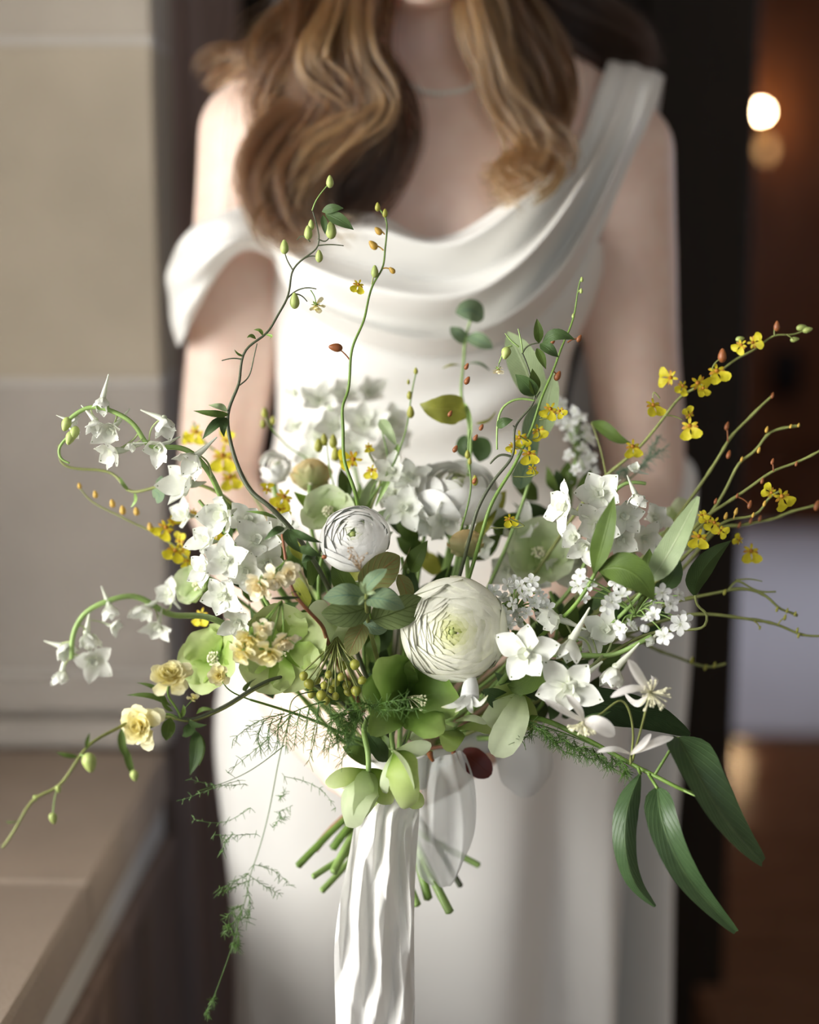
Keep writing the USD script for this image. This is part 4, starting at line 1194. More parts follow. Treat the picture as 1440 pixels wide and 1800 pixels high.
# ---- delphinium
def floret(t, x, y, d, R, ax, seed=0, spur=.95, spurdir=None, a=(75, 62), n=5, spin=None, attach=None, mat=None, spots=True, w=.43, bee=True, drop=None):
    mat = mat or M_del
    c = P(x, y, d)
    R = px(R, d)
    axis = face(*ax)
    rng = np.random.default_rng(seed)
    spin = rng.random() * 6.28 if spin is None else spin
    g = Geo()
    sd = -axis if spurdir is None else face(*spurdir)
    if spur:
        tip = c + sd * R * spur
        tube([c + axis * R * .10, c + sd * R * .28 * spur, c + sd * R * .62 * spur + UP * R * .05, tip + UP * R * .12], [R * .17, R * .14, R * .075, R * .035], sides=7, n=9, g=g, tint=.50)
    ball(c - axis * R * .02, R * .17, axis, .8, g=g, tint=.62, nu=8, nv=5)
    if attach is not None:
        q = Q([attach])[0]
        o = (c + q) / 2 + .18 * np.linalg.norm(q - c) * unit(sd + UP * .2)
        tube([c - axis * R * .08, o, q], R * .045, R * .05, 5, 9, g, tint=.82)
    f = put('floret', g, mat, t)
    for k in range(n):
        az = spin + k * 2 * math.pi / n + .12 * rng.normal()
        L = R * (1 + .12 * rng.normal())
        sg = arc_petal(c, axis, az, L, R * w, a[0] + 6 * rng.normal(), a[1] + 16 * rng.normal(), R * .05, prof='sepal', n=6, cup=.30, ruffle=.11, seed=seed * 7 + k, tint=(.72, .35, .12, .05, .1), nu=10, nv=7)
        if spots:
            pts = sg.v[0].reshape(10, 7, 3)
            A, e1, e2 = ring_frame(axis)
            q = pts[8, 3]
            nn = unit(np.cross(pts[9, 3] - pts[7, 3], pts[8, 4] - pts[8, 2]))
            ball(q, R * .032, nn, .5, g=sg, tint=1.0, nu=6, nv=4)
        put('sepal', sg, mat, f)
    if bee:
        g = Geo()
        for k in range(4):
            arc_petal(c + axis * R * .04, axis, spin + .6 + k * 1.57, R * .36, R * .16, 30, 20, R * .03, prof='petal', n=4, g=g, seed=k, tint=(.5, .42, .3), nu=6, nv=5)
        put('centre', g, M_del, f)
    return f


def dstem(t, pts, d, r0, r1, mat=None, tie=True):
    p = Q(pts, d)
    if tie:
        p = np.vstack([p, [p[-1] * .45 + TIE * .55 + [0, .02, 0]], [TIE + _tie.normal(size=3) * [.008, .006, .004]]])
    put('stem', tube(p, r0, r1, sides=7, n=8 * len(p)), mat or M_stemp, t)


t = thing('delphinium_spray', 'white delphinium spray arching out high on the far left', 'delphinium', P(300, 790, .99))
dstem(t, [(116, 742, .985), (136, 726, .985), (160, 716, .985), (200, 724, .985), (240, 752, .985), (262, 782, .988), (300, 786, .99), (330, 792, .992), (366, 828, 1.0), (392, 880, 1.02)], 1, .0013, .0026)
for k, (x, y, R, ax, sp, at, a) in enumerate([
        (181, 697, 26, (-.1, -1, .25), (.28, 1, 0), (192, 722, .985), (42, 8)), (122, 738, 17, (.8, -.4, .3), (-1, .25, 0), (136, 728, .985), (50, 20)), (126, 757, 15, (.4, -.6, .5), None, (136, 730, .985), (45, 15)),
        (168, 738, 24, (.0, -1, .4), (-.9, .8, 0), (160, 718, .985), (45, 14)), (197, 752, 30, (-.2, -.75, .75), (.75, .75, -.2), (205, 726, .985), (55, 30)), (205, 792, 33, (-.75, -.5, .6), (1, .15, -.2), (244, 760, .985), (60, 30)),
        (288, 735, 30, (.35, -1, .35), (-1, .25, 0), (262, 780, .988), (48, 18)), (280, 784, 28, (-.2, -.4, .7), (.8, .3, -.3), (300, 788, .99), (60, 40)), (345, 800, 32, (-.5, -.75, .6), (1, .75, 0), (372, 838, 1.0), (55, 28)), (236, 780, 16, (-.5, -.6, .4), (1, 0, 0), (250, 770, .985), (40, 12))]):
    floret(t, x, y, .985 + .004 * (k % 3), R * 1.22, ax, 200 + k, 1.15, sp, a, attach=at)
g = Geo()
for x, y in ((117, 744), (124, 768), (131, 760)):
    ball(P(x, y, .985), px(9), face(-.3, -1, .2), 1.3, g=g, point=.3, nu=8, nv=6)
put('bud', g, M_bud, t)
put('tendril', tube(Q([(124, 764, .985), (104, 790, .985), (108, 806, .985), (122, 814, .985)]), .0010, .0007), M_stemp, t)

t = thing('delphinium_spray', 'white delphinium spray curling down on the left, above the pale yellow roses', 'delphinium', P(320, 1080, .94))
dstem(t, [(126, 1158, .925), (128, 1120, .925), (148, 1080, .925), (190, 1056, .925), (240, 1049, .93), (290, 1076, .94), (340, 1082, .96), (400, 1100, 1.0)], 1, .0014, .0026)
for k, (x, y, R, ax, sp, at, a) in enumerate([
        (192, 1062, 26, (.1, -.9, .3), (-.5, 1, 0), (188, 1056, .925), (45, 15)), (108, 1134, 26, (.5, -.6, .5), (-1, .12, 0), (128, 1128, .925), (50, 22)), (152, 1112, 30, (.3, -1, .3), (.1, 1, -.3), (136, 1100, .925), (42, 12)),
        (162, 1162, 31, (.4, -.1, 1), None, (130, 1150, .925), (66, 48)), (110, 1178, 27, (-.2, -1, .3), (.2, 1, 0), (128, 1156, .925), (40, 8)), (258, 1066, 29, (-.3, -.7, .6), (.9, .4, 0), (244, 1050, .93), (55, 28)),
        (300, 1046, 28, (-.4, .3, .8), (.6, -1, 0), (286, 1074, .94), (60, 35)), (278, 1098, 27, (-.1, -.7, .6), None, (270, 1066, .935), (60, 45)), (196, 1100, 18, (.9, -.2, .4), None, (160, 1090, .925), (60, 35))]):
    floret(t, x, y, .925 + .004 * (k % 3), R * 1.2, ax, 230 + k, 1.0, sp, a, attach=at)

t = thing('delphinium_spray', 'dense white delphinium florets along the left shoulder of the bouquet', 'delphinium', P(420, 950, 1.01))
dstem(t, [(350, 880, 1.03), (392, 930, 1.03), (430, 985, 1.03), (470, 1060, 1.03)], 1, .0012, .0018)
for k, (x, y, d, R, ax, a) in enumerate([
        (394, 905, .985, 54, (-.6, -.15, .8), (60, 32)), (336, 850, 1.03, 50, (-.8, .1, .6), (60, 34)), (400, 985, .975, 44, (-.3, .1, 1), (72, 55)), (452, 952, .985, 46, (.1, .4, 1), (72, 52)), (432, 1003, .978, 42, (-.1, -.2, 1), (70, 56)),
        (396, 1046, .985, 42, (-.4, -.2, 1), (70, 56)), (364, 1000, 1.0, 38, (-.7, .1, .8), (64, 45)), (438, 918, 1.0, 40, (.0, .6, 1), (66, 50)), (470, 990, .99, 38, (.2, .1, 1), (72, 58)), (420, 1092, .99, 36, (-.3, -.5, 1), (66, 50)), (370, 950, 1.02, 40, (-.6, .3, .8), (64, 45)), (495, 930, 1.02, 36, (.1, .6, .9), (66, 50)), (330, 905, 1.05, 36, (-.7, .3, .7), (60, 42))]):
    floret(t, x, y, d, R, ax, 260 + k, .6, None, a, spots=k % 2 == 0 or k < 6)

t = thing('delphinium_spray', 'blurred white delphinium at the back, in front of the waist on the left', 'delphinium', P(610, 740, 1.17))
dstem(t, [(560, 690, 1.19), (600, 750, 1.18), (630, 850, 1.15), (650, 960, 1.12)], 1, .0012, .0018)
for k, (x, y, R, ax, sp) in enumerate([(520, 692, 26, (-.8, .1, .6), (-.9, .2, .2)), (560, 706, 34, (-.3, .4, .8), (-.9, .4, 0)), (606, 694, 34, (0, .4, .8), (-1, .3, 0)), (650, 690, 32, (.2, .4, .8), (1, .4, 0)), (640, 745, 42, (.1, .2, 1), None), (588, 750, 40, (-.2, .2, 1), None),
                                        (690, 742, 36, (.3, .2, 1), None), (560, 770, 34, (-.4, 0, 1), None), (620, 792, 38, (0, -.1, 1), None), (680, 795, 38, (.2, 0, 1), None), (700, 770, 28, (.5, .1, .8), None), (545, 800, 30, (-.3, 0, 1), None), (520, 750, 24, (-.5, .2, .8), None)]):
    floret(t, x, y, 1.15 + .012 * (k % 4), R, ax, 290 + k, .9, sp, (72, 55), spots=False)
t = thing('delphinium_spray', 'white delphinium florets hanging under the side-on white ranunculus', 'delphinium', P(735, 900, 1.07))
dstem(t, [(760, 880, 1.085), (745, 950, 1.08)], 1, .0012, .0017)
for k, (x, y, R, ax) in enumerate([(712, 893, 42, (-.2, .1, 1)), (752, 912, 42, (.2, -.3, 1)), (690, 868, 36, (-.4, .4, .8)), (780, 915, 34, (.4, -.4, .9)), (722, 840, 34, (-.2, .5, .8)), (860, 905, 32, (.5, -.2, .9)), (690, 830, 34, (-.3, .3, .9))]):
    floret(t, x, y, 1.06 + .008 * (k % 3), R, ax, 320 + k, .6, None, (74, 60))
t = thing('delphinium_spray', 'translucent white delphinium florets at the back right of the middle', 'delphinium', P(930, 960, 1.09))
dstem(t, [(960, 930, 1.10), (930, 1000, 1.09), (890, 1060, 1.085)], 1, .0012, .0017)
for k, (x, y, R, ax) in enumerate([(915, 925, 40, (-.2, .3, 1)), (960, 930, 36, (.2, .4, .9)), (890, 1000, 40, (-.2, -.2, 1)), (985, 1000, 38, (.3, -.2, 1)), (940, 1010, 40, (0, -.3, 1)), (1015, 985, 38, (-.4, -.4, .9)), (850, 960, 30, (-.5, .1, .9))]):
    floret(t, x, y, 1.075 + .008 * (k % 3), R, ax, 340 + k, .7, None, (72, 52))

t = thing('delphinium_spray', 'big cluster of white delphinium florets high on the right, beside the upright leaf', 'delphinium', P(1075, 890, 1.02))
dstem(t, [(1135, 850, 1.03), (1100, 850, 1.03), (1070, 880, 1.035), (1040, 960, 1.04), (1000, 1040, 1.05)], 1, .0012, .0018)
for k, (x, y, d, R, ax, sp, a) in enumerate([
        (1055, 868, 1.005, 46, (-.2, .1, 1), (1, .5, -.4), (76, 62)), (995, 893, 1.0, 46, (-.9, .2, .45), (.9, -.5, 0), (80, 66)), (1050, 922, 1.005, 46, (-.1, -.3, 1), None, (74, 60)), (1117, 868, 1.0, 32, (.2, -.9, .5), (-.5, 1, 0), (50, 22)), (1096, 905, 1.01, 38, (.2, -.2, 1), None, (72, 58)),
        (1120, 828, 1.02, 22, (-.4, .5, .8), (1, -.4, 0), (40, 12)), (1090, 945, 1.02, 40, (0, -.5, .9), None, (70, 54)), (1132, 945, 1.03, 36, (.3, -.3, .9), None, (70, 54)), (1160, 975, 1.035, 34, (.3, -.5, .8), None, (66, 48)), (1030, 958, 1.01, 34, (-.4, -.5, .9), None, (66, 50)), (1010, 945, 1.03, 30, (-.6, 0, .8), None, (66, 50)), (1150, 910, 1.04, 32, (.4, .2, .9), None, (66, 48))]):
    floret(t, x, y, d, R, ax, 360 + k, 1.0, sp, a)

t = thing('delphinium_spray', 'crisp white delphinium spray to the right of the big ranunculus', 'delphinium', P(1040, 1150, .985))
dstem(t, [(1145, 1118, .975), (1120, 1132, .975), (1080, 1150, .98), (1030, 1152, .985), (975, 1150, .99), (930, 1156, 1.0), (880, 1200, 1.03)], 1, .0015, .0026)
for k, (x, y, d, R, ax, sp, at, a, sn) in enumerate([
        (927, 1149, .965, 56, (-.55, .05, 1), (1, -.1, -.3), (968, 1150, .985), (86, 80), .3), (1006, 1122, .968, 46, (-.35, -1, .30), (.62, 1, .1), (1040, 1150, .985), (42, 10), .2), (1000, 1206, .965, 56, (-.12, -.25, 1), (1, .6, -.1), (1060, 1152, .982), (82, 72), .9),
        (1083, 1172, .965, 44, (-.35, -1, .30), (.85, .75, 0), (1120, 1135, .975), (42, 12), .5), (985, 1086, .985, 42, (-1, -.2, .35), (.9, -.5, .2), (1005, 1145, .985), (50, 22), .4), (1066, 1108, .99, 42, (-.2, .2, .9), (1, -.1, 0), (1066, 1150, .982), (66, 48), .1), (1040, 1118, 1.0, 34, (.1, -.5, .9), None, (1050, 1150, .985), (66, 48), .1),
        (1150, 1120, .975, 20, (-.6, -.6, .4), (1, 1, 0), (1140, 1120, .975), (35, 8), .1)]):
    floret(t, x, y, d, R, ax, 390 + k, 1.25, sp, a, attach=at, spin=sn)
t = thing('hyacinth_bell', 'single white bell floret with curled tips right below the big ranunculus', 'flower', P(828, 1210, .985))
c = P(828, 1196, .985)
g = tube(Q([(828, 1190, .985), (827, 1212, .98), (826, 1226, .978)]), [px(9), px(15), px(17)], sides=10, n=8)
put('bell', g, M_filler, t)
for k, (e1_, e2_) in enumerate((((800, 1240), (776, 1243)), ((826, 1245), (832, 1254)), ((842, 1240), (858, 1222)), ((812, 1240), (800, 1252)))):
    traced(t, 'petal', M_filler, [(826 + (k - 1.5) * 5, 1222, .974), (*e1_, .966), (*e2_, .968)], 15, prof='lance', cup=.3, nu=9, nv=5, seed=k)
stem_to_hands(t, c, UP, .0013, M_stemp)


# ---- small white star florets in clusters
def star_cluster(name, label, pts, d, root, seed, R=13, blur=0.0, n_bud=0, ax=(0, .3, 1)):
    rng = np.random.default_rng(seed)
    t = thing(name, label, 'small white flowers', P(root[0], root[1], root[2]))
    r = P(*root)
    g = Geo()
    hub = [P(np.mean([p[0] for p in pts]) + rng.normal() * 10, np.mean([p[1] for p in pts]) + 18, d + .012)]
    for k, (x, y) in enumerate(pts):
        dd = d + .008 * rng.normal() * (1 + blur)
        c = P(x, y, dd)
        axis = face(ax[0] + .5 * rng.normal(), ax[1] + .4 * rng.normal(), ax[2])
        tube([c - axis * .001, (c + hub[0]) / 2 + [0, .004, .003], hub[0]], .00045, .0006, 4, 7, g)
        Rr = px(R, dd) * (1 + .15 * rng.normal())
        fg = Geo()
        sp = rng.random() * 6
        for j in range(5):
            arc_petal(c, axis, sp + j * 1.2566, Rr, Rr * .36, 78 + 8 * rng.normal(), 88 + 20 * rng.normal(), Rr * .04, prof='clem', n=4, g=fg, seed=j, tint=(1, .3, 0, 0), nu=6, nv=5, cup=.2)
        ball(c, Rr * .13, axis, .8, g=fg, tint=.95, nu=6, nv=4)
        for j in range(6):
            A, e1, e2 = ring_frame(axis, sp)
            q = c + A * Rr * .55 + Rr * .38 * (math.cos(j * 1.05) * e1 + math.sin(j * 1.05) * e2)
            tube([c, q], Rr * .022, Rr * .022, 3, 4, fg, tint=.2)
            ball(q, Rr * .055, nu=5, nv=4, g=fg, tint=.6)
        put('floret', fg, M_filler, t)
    tube([hub[0], hub[0] * .5 + r * .5 + [0, .004, 0], r, r * .4 + TIE * .6 + [0, .02, 0], TIE + rng.normal(size=3) * .006], .0009, .0014, 6, 26, g)
    put('stem', g, M_stemp, t)
    for k in range(n_bud):
        x, y = pts[rng.integers(len(pts))]
        put('bud', ball(P(x + rng.normal() * 16, y + 14 + rng.normal() * 12, d - .002), px(7), nu=8, nv=6), M_filler, t)
    return t


star_cluster('viburnum_sprig', 'cluster of tiny white starry flowers at the upper right rim of the big ranunculus', [(868, 1040), (885, 1052), (905, 1022), (914, 1030), (930, 1038), (948, 1042), (900, 1062), (920, 1048), (940, 1060), (962, 1068), (955, 1052), (925, 1078), (908, 1075), (892, 1092), (935, 1022), (893, 1030), (875, 1068), (950, 1082), (912, 1095)], 1.0, (930, 1110, 1.03), 501, 14)
star_cluster('viburnum_sprig', 'single white starlet and buds between the big ranunculus and the star-shaped delphinium', [(895, 1119), (888, 1080), (896, 1098)], .985, (905, 1140, 1.02), 502, 13)
star_cluster('viburnum_sprig', 'loose tiny white flowers on thin stalks below the two green leaves on the right', [(1020, 1012), (1036, 1026), (1016, 1030), (1028, 1050), (1076, 1058), (1094, 1047), (1084, 1024), (1110, 1100), (1068, 1066), (1148, 1072), (1156, 1062), (1150, 1080), (1178, 1062), (1164, 1042), (1194, 1046), (1136, 1086), (1202, 1090), (1196, 1098), (1168, 1118), (1090, 1104)], .968, (1062, 1100, 1.0), 503, 16, n_bud=6)
star_cluster('viburnum_sprig', 'blurred tiny white flowers at the back right, below the gap beside the arm', [(986, 712), (1010, 722), (1020, 735), (1000, 748), (1030, 755), (1036, 772), (1004, 770), (1024, 790), (1000, 800), (1036, 806), (1012, 826), (1030, 838), (1004, 842), (1044, 830), (1026, 815), (985, 735)], 1.13, (1000, 900, 1.12), 504, 15, 1.0)

# ---- clematis
def clematis(label, x, y, d, petals, ax, pts_to, seed, R=24, stam=True):
    c = P(x, y, d)
    t = thing('clematis_flower', label, 'clematis', c)
    for k, (mid, w, tr, fo) in enumerate(petals):
        traced(t, 'petal', M_clem, [(x, y, d), *mid], w, turn=tr, prof='clem', fold=fo, cup=.12, nu=12, nv=7, seed=seed + k, tint=(.9, .3, 0, 0))
    if stam:
        rng = np.random.default_rng(seed)
        A, e1, e2 = ring_frame(face(*ax))
        Rr = px(R, d)
        for k in range(34):
            az, o = rng.random() * 6.28, .25 + .8 * math.sqrt(rng.random())
            q = c + Rr * (A * (1.15 - .55 * o) + o * (math.cos(az) * e1 + math.sin(az) * e2))
            g = tube([c, (c + q) / 2 + A * Rr * .12, q], px(1.1, d), px(.9, d), 4, 5)
            ball(q, px(1.9, d), q - c, 1.8, g=g, nu=5, nv=4)
            put('stamen', g, M_stamen, t)
    put('stem', tube(Q([(x, y, d), *pts_to]), .0006, .0008, 5, 26), M_stemo, t)


JN = [(1092, 1232, .965), (1115, 1285, .97), (1109, 1340, .975)]
clematis('white clematis with a round burst of stamens, on the right above the long leaves', 1143, 1216, .945, [([(1122, 1190, .94), (1104, 1160, .938)], 24, (.5, .3, 0), .2), ([(1115, 1212, .94), (1074, 1226, .94)], 19, (.1, .9, 0), .3), ([(1118, 1236, .96), (1098, 1218, .965)], 14, (0, .4, 0), .1), ([(1150, 1196, .955), (1146, 1188, .965)], 16, (.5, .5, 0), .2)], (.35, -.35, 1), [(1132, 1262, .95), (1122, 1300, .96), (1112, 1338, .975)], 601, R=30)
clematis('white clematis with a down-turned brush of stamens, left of the round-stamened one', 1026, 1268, .945, [([(992, 1252, .94), (956, 1230, .94)], 17, (.2, .6, 0), .3), ([(1015, 1245, .942), (996, 1222, .945)], 18, (.4, .3, 0), .2), ([(1050, 1272, .938), (1080, 1293, .94)], 31, (.0, .3, 0), .15)], (-.25, -1, .45), [(1060, 1252, .955), (1092, 1232, .96), (1112, 1275, .965), (1108, 1338, .975)], 621, R=24)
clematis('half-closed white clematis low on the right, lying on the green stem', 1108, 1326, .955, [([(1080, 1318, .95), (1050, 1322, .95)], 13, (0, .6, 0), .4), ([(1130, 1310, .95), (1144, 1290, .952)], 15, (-.3, .2, 0), .4), ([(1145, 1310, .95), (1184, 1296, .955)], 18, (0, .5, 0), .3), ([(1150, 1305, .952), (1172, 1294, .955)], 14, (.2, .2, 0), .3)], (.2, -.2, 1), [(1110, 1334, .965), (1109, 1342, .975)], 641, stam=False)

# ---- evergreen clematis leaves on the right
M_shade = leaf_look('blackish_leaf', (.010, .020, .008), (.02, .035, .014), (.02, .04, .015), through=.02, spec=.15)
t = thing('evergreen_leaf_spray', 'spray of long drooping dark green leaves low on the right', 'leaf spray', P(1115, 1345, .98))
stem = [(1240, 1402, .965), (1200, 1388, .965), (1160, 1368, .97), (1112, 1344, .98), (1060, 1315, .99), (1000, 1284, 1.0), (940, 1262, 1.02), (850, 1275, 1.05)]
put('stem', tube(np.vstack([Q(stem), [TIE]]), .0011, .0024, 7, 50), M_stem, t)
LL = [([(1192, 1296, .972), (1215, 1340, .955), (1254, 1410, .950), (1304, 1478, .955), (1340, 1516, .962)], 98, (.45, .25, 0), .42, 'long leaf, its right half lit'),
      ([(1156, 1386, .97), (1164, 1440, .955), (1196, 1520, .952), (1248, 1590, .958), (1294, 1638, .965)], 60, (-.1, .2, 0), .40, None),
      ([(1126, 1360, .975), (1104, 1420, .962), (1100, 1490, .958), (1118, 1555, .962), (1152, 1594, .968)], 50, (.1, .15, 0), -.45, None),
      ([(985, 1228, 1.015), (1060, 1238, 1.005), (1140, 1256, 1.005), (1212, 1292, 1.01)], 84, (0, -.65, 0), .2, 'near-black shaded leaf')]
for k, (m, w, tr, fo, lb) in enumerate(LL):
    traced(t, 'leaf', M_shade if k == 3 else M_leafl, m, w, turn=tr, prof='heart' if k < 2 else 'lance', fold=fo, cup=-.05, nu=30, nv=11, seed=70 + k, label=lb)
    if k < 3:
        put('stalk', tube(Q([m[0], ((m[0][0] + (1150, 1140, 1122)[k]) / 2, (m[0][1] + (1364, 1360, 1350)[k]) / 2, .972), ((1150, 1140, 1122)[k], (1364, 1360, 1350)[k], .972)]), .0010, .0011), M_stem, t)
put('young_shoot', tube(Q([(1200, 1388, .965), (1232, 1402, .96), (1256, 1404, .96)]), .0008, .0004), M_stemp, t)
t = thing('green_leaf_twig', 'twig with an upright green leaf and a broad green leaf on the right', 'leaf twig', P(1048, 1006, .96))
traced(t, 'leaf', M_leaf, [(1044, 1008, .962), (1058, 960, .955), (1070, 915, .952), (1080, 872, .955)], 42, turn=(-.25, .1, 0), fold=.28, ruffle=.05, seed=81)
traced(t, 'leaf', M_leaf, [(1052, 1003, .962), (1090, 998, .952), (1124, 1016, .948), (1150, 1056, .952)], 62, turn=(.1, .45, 0), fold=.12, seed=82)
put('stem', tube(Q([(1050, 1000, .962), (1040, 1020, .965), (1010, 1065, .975), (960, 1110, 1.0), (820, 1260, 1.05)]), .0012, .0018), M_stem, t)
t = thing('pale_leaf_twig', 'pale upturned leaf leaning right beside the yellow orchid twigs', 'leaf', P(1146, 1018, .965))
traced(t, 'leaf', M_leafp, [(1142, 1022, .965), (1168, 985, .958), (1196, 935, .955), (1228, 873, .958)], 48, turn=(-.15, .1, 0), prof='lance', fold=.12, seed=83)
traced(t, 'leaf', M_leafp, [(1160, 1016, .97), (1172, 990, .966), (1184, 968, .968)], 20, turn=(.3, 0, 0), prof='lance', fold=.2, seed=84)
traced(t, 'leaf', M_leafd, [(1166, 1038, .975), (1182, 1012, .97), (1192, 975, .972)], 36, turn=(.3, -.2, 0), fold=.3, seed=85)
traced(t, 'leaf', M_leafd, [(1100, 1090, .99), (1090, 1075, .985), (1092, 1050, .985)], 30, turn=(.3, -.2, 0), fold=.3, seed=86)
put('stem', tube(Q([(1143, 1020, .965), (1125, 1045, .97), (1060, 1110, .995), (860, 1260, 1.05)]), .0011, .0018), M_stemp, t)
t = thing('dark_leaf_twig', 'single dark teal leaf with a curling stalk at the right edge of the bouquet', 'leaf', P(1228, 1050, .985))
traced(t, 'leaf', M_leafd, [(1222, 1048, .985), (1228, 1018, .975), (1250, 985, .97), (1286, 950, .975)], 50, turn=(.3, -.2, 0), fold=-.25, seed=87)
put('stem', tube(Q([(1222, 1046, .985), (1228, 1066, .985), (1241, 1078, .985), (1240, 1098, .985), (1222, 1106, .99), (1150, 1112, 1.0), (1000, 1200, 1.03), (820, 1290, 1.055)]), .0008, .0016, n=40), M_stemo, t)
t = thing('green_leaf_twig', 'deep green leaf behind the star-shaped delphinium florets', 'leaf', P(930, 1180, 1.0))
traced(t, 'leaf', M_leaf, [(965, 1150, 1.0), (945, 1180, .995), (910, 1206, .995), (892, 1204, 1.0)], 52, turn=(0, .2, 0), fold=.2, seed=88)
traced(t, 'leaf', M_leafd, [(960, 1160, 1.01), (985, 1190, 1.0), (1000, 1240, 1.01)], 46, turn=(0, .2, 0), fold=.2, seed=89)
put('stem', tube(Q([(960, 1152, 1.0), (930, 1200, 1.02), (800, 1290, 1.055)]), .0012, .0016), M_stem, t)


# ---- banksia roses
def rose(t, x, y, d, R, ax, seed, mat=None, n=46, stem=None, name='rose'):
    mat = mat or M_rose
    c, R = P(x, y, d), px(R, d)
    axis = face(*ax)
    rng = np.random.default_rng(seed)
    g = Geo()
    ball(c - axis * R * .12, R * .2, axis, .9, g=g, nu=8, nv=6)
    for k in range(5):
        arc_petal(c - axis * R * .15, axis, k * 1.2566, R * .5, R * .12, 95, 120, R * .05, prof='lance', n=4, g=g, nu=6, nv=3)
    if stem is not None:
        s = Q(stem)
        tube(np.vstack([[c - axis * R * .2], s]), R * .05, R * .06, 5, 5 * len(s) + 4, g)
    f = put(name, g, M_stem, t)
    for k in range(n):
        s = k / (n - 1)
        a0 = 8 + 72 * s + 6 * rng.normal()
        gp = arc_petal(c - axis * R * .12 * s, axis, k * 2.39996 + .2 * rng.normal(), R * (.50 + .52 * s) * (1 + .08 * rng.normal()), R * (.24 + .14 * s), a0, a0 + 18 * rng.normal() + 12 * s, R * .04, prof='spoon', n=5, ruffle=.18, cup=.35 - .3 * s, seed=seed * 50 + k, tint=(1, .9 - .3 * s, .72 - .42 * s, .55 - .47 * s, .4 - .38 * s), nu=7, nv=5)
        put('petal', gp, mat, f)
    return f


t = thing('banksia_rose_spray', 'trailing spray with two pale yellow double roses, lower left', 'rose spray', P(330, 1264, .965))
put('stem', tube(Q([(306, 1258, .962), (330, 1264, .963), (366, 1254, .965), (400, 1238, .968), (448, 1208, .975), (520, 1190, 1.0), (660, 1290, 1.055)]), .0008, .0014, n=40), M_twig, t)
rose(t, 298, 1192, .955, 40, (.05, .75, .75), 711, stem=[(296, 1222, .96), (310, 1245, .962), (318, 1262, .962)])
rose(t, 248, 1276, .955, 41, (-.35, .05, 1), 712, stem=[(278, 1258, .962), (300, 1256, .962), (312, 1262, .962)])
rose(t, 340, 1228, .962, 13, (.4, .8, .5), 713, n=10, stem=[(326, 1245, .962), (320, 1262, .962)], name='rosebud')
for k, (m, w) in enumerate([([(302, 1242, .962), (268, 1224, .955), (222, 1222, .955)], 11), ([(296, 1238, .962), (270, 1208, .955), (240, 1200, .955)], 9), ([(300, 1262, .962), (294, 1290, .955), (292, 1302, .956)], 26), ([(332, 1266, .962), (345, 1276, .957), (364, 1274, .957)], 13),
                            ([(336, 1270, .962), (328, 1290, .955), (320, 1294, .955)], 22), ([(342, 1282, .962), (345, 1322, .952), (334, 1363, .952)], 26), ([(346, 1286, .962), (354, 1315, .955), (350, 1346, .955)], 16), ([(432, 1215, .975), (436, 1200, .965), (452, 1192, .965)], 16), ([(345, 1255, .962), (360, 1246, .955), (378, 1248, .955)], 8), ([(304, 1250, .962), (288, 1240, .955), (282, 1225, .955)], 10), ([(318, 1262, .962), (324, 1245, .957), (322, 1238, .957)], 10)]):
    traced(t, 'leaf', M_leafd if k in (3, 4, 5) else M_leaf, m, w, turn=(0, .3, 0), fold=.25, seed=90 + k, nu=10, nv=7)
put('leaf_stalk', tube(Q([(334, 1264, .963), (340, 1274, .962), (342, 1286, .962)]), .0005, .0005), M_stemp, t)
t = thing('banksia_rose_shoot', 'bare budding rose shoot reaching to the lower left corner', 'shoot', P(215, 1278, .93))
put('stem', tube(Q([(4, 1490, .905), (16, 1474, .905), (34, 1444, .905), (64, 1402, .91), (100, 1384, .915), (140, 1330, .92), (170, 1300, .93), (205, 1281, .945), (250, 1262, .965), (304, 1262, .968), (332, 1267, .969), (366, 1257, .971), (400, 1241, .974), (448, 1211, .981), (520, 1193, 1.006), (660, 1292, 1.058)]), .0008, .0014, n=60), M_stemo, t)
for k, (m, w) in enumerate([([(214, 1280, .93), (215, 1310, .925), (222, 1335, .925)], 16), ([(220, 1310, .927), (228, 1345, .925), (238, 1368, .925)], 14), ([(138, 1330, .92), (118, 1328, .917), (98, 1322, .917)], 9), ([(152, 1318, .92), (154, 1300, .917), (158, 1288, .917)], 8), ([(10, 1444, .905), (20, 1446, .903), (34, 1442, .905)], 4)]):
    traced(t, 'leaf', M_leaf, m, w, turn=(0, .2, 0), fold=.3, seed=110 + k, nu=9, nv=5)
for x, y, R in ((157, 1338, 12), (93, 1437, 7), (102, 1386, 5), (62, 1402, 4), (236, 1362, 7)):
    put('bud', ball(P(x, y, .915), px(R), face(.2, -1, 0), 1.15, point=.35, nu=9, nv=7), M_bud, t)
put('bud_stalk', tube(Q([(140, 1326, .92), (148, 1330, .917), (157, 1338, .915)]), .0005), M_stemp, t)
put('bud_stalk', tube(Q([(100, 1386, .915), (95, 1410, .915), (93, 1437, .915)]), .0004), M_stemp, t)
t = thing('banksia_rosebud', 'single round yellow rosebud on the fresh green hellebore at left', 'rosebud', P(386, 1188, .975))
rose(t, 386, 1188, .975, 23, (-.15, .1, 1), 721, n=20, stem=[(400, 1210, .985), (440, 1230, 1.0)])
put('stem', tube(Q([(440, 1230, 1.0), (560, 1270, 1.03), (660, 1320, 1.055)]), .0007, .0012), M_stem, t)
t = thing('banksia_rose_twig', 'brown rose twig with nodding yellow and peach roses, left of the eucalyptus', 'rose spray', P(520, 1060, .965))
put('stem', tube(Q([(496, 940, .975), (499, 960, .970), (503, 990, .965), (512, 1030, .960), (524, 1052, .958), (548, 1080, .965), (566, 1100, .975), (574, 1122, .99), (640, 1250, 1.05)]), .0009, .0015, n=40), M_twigr, t)
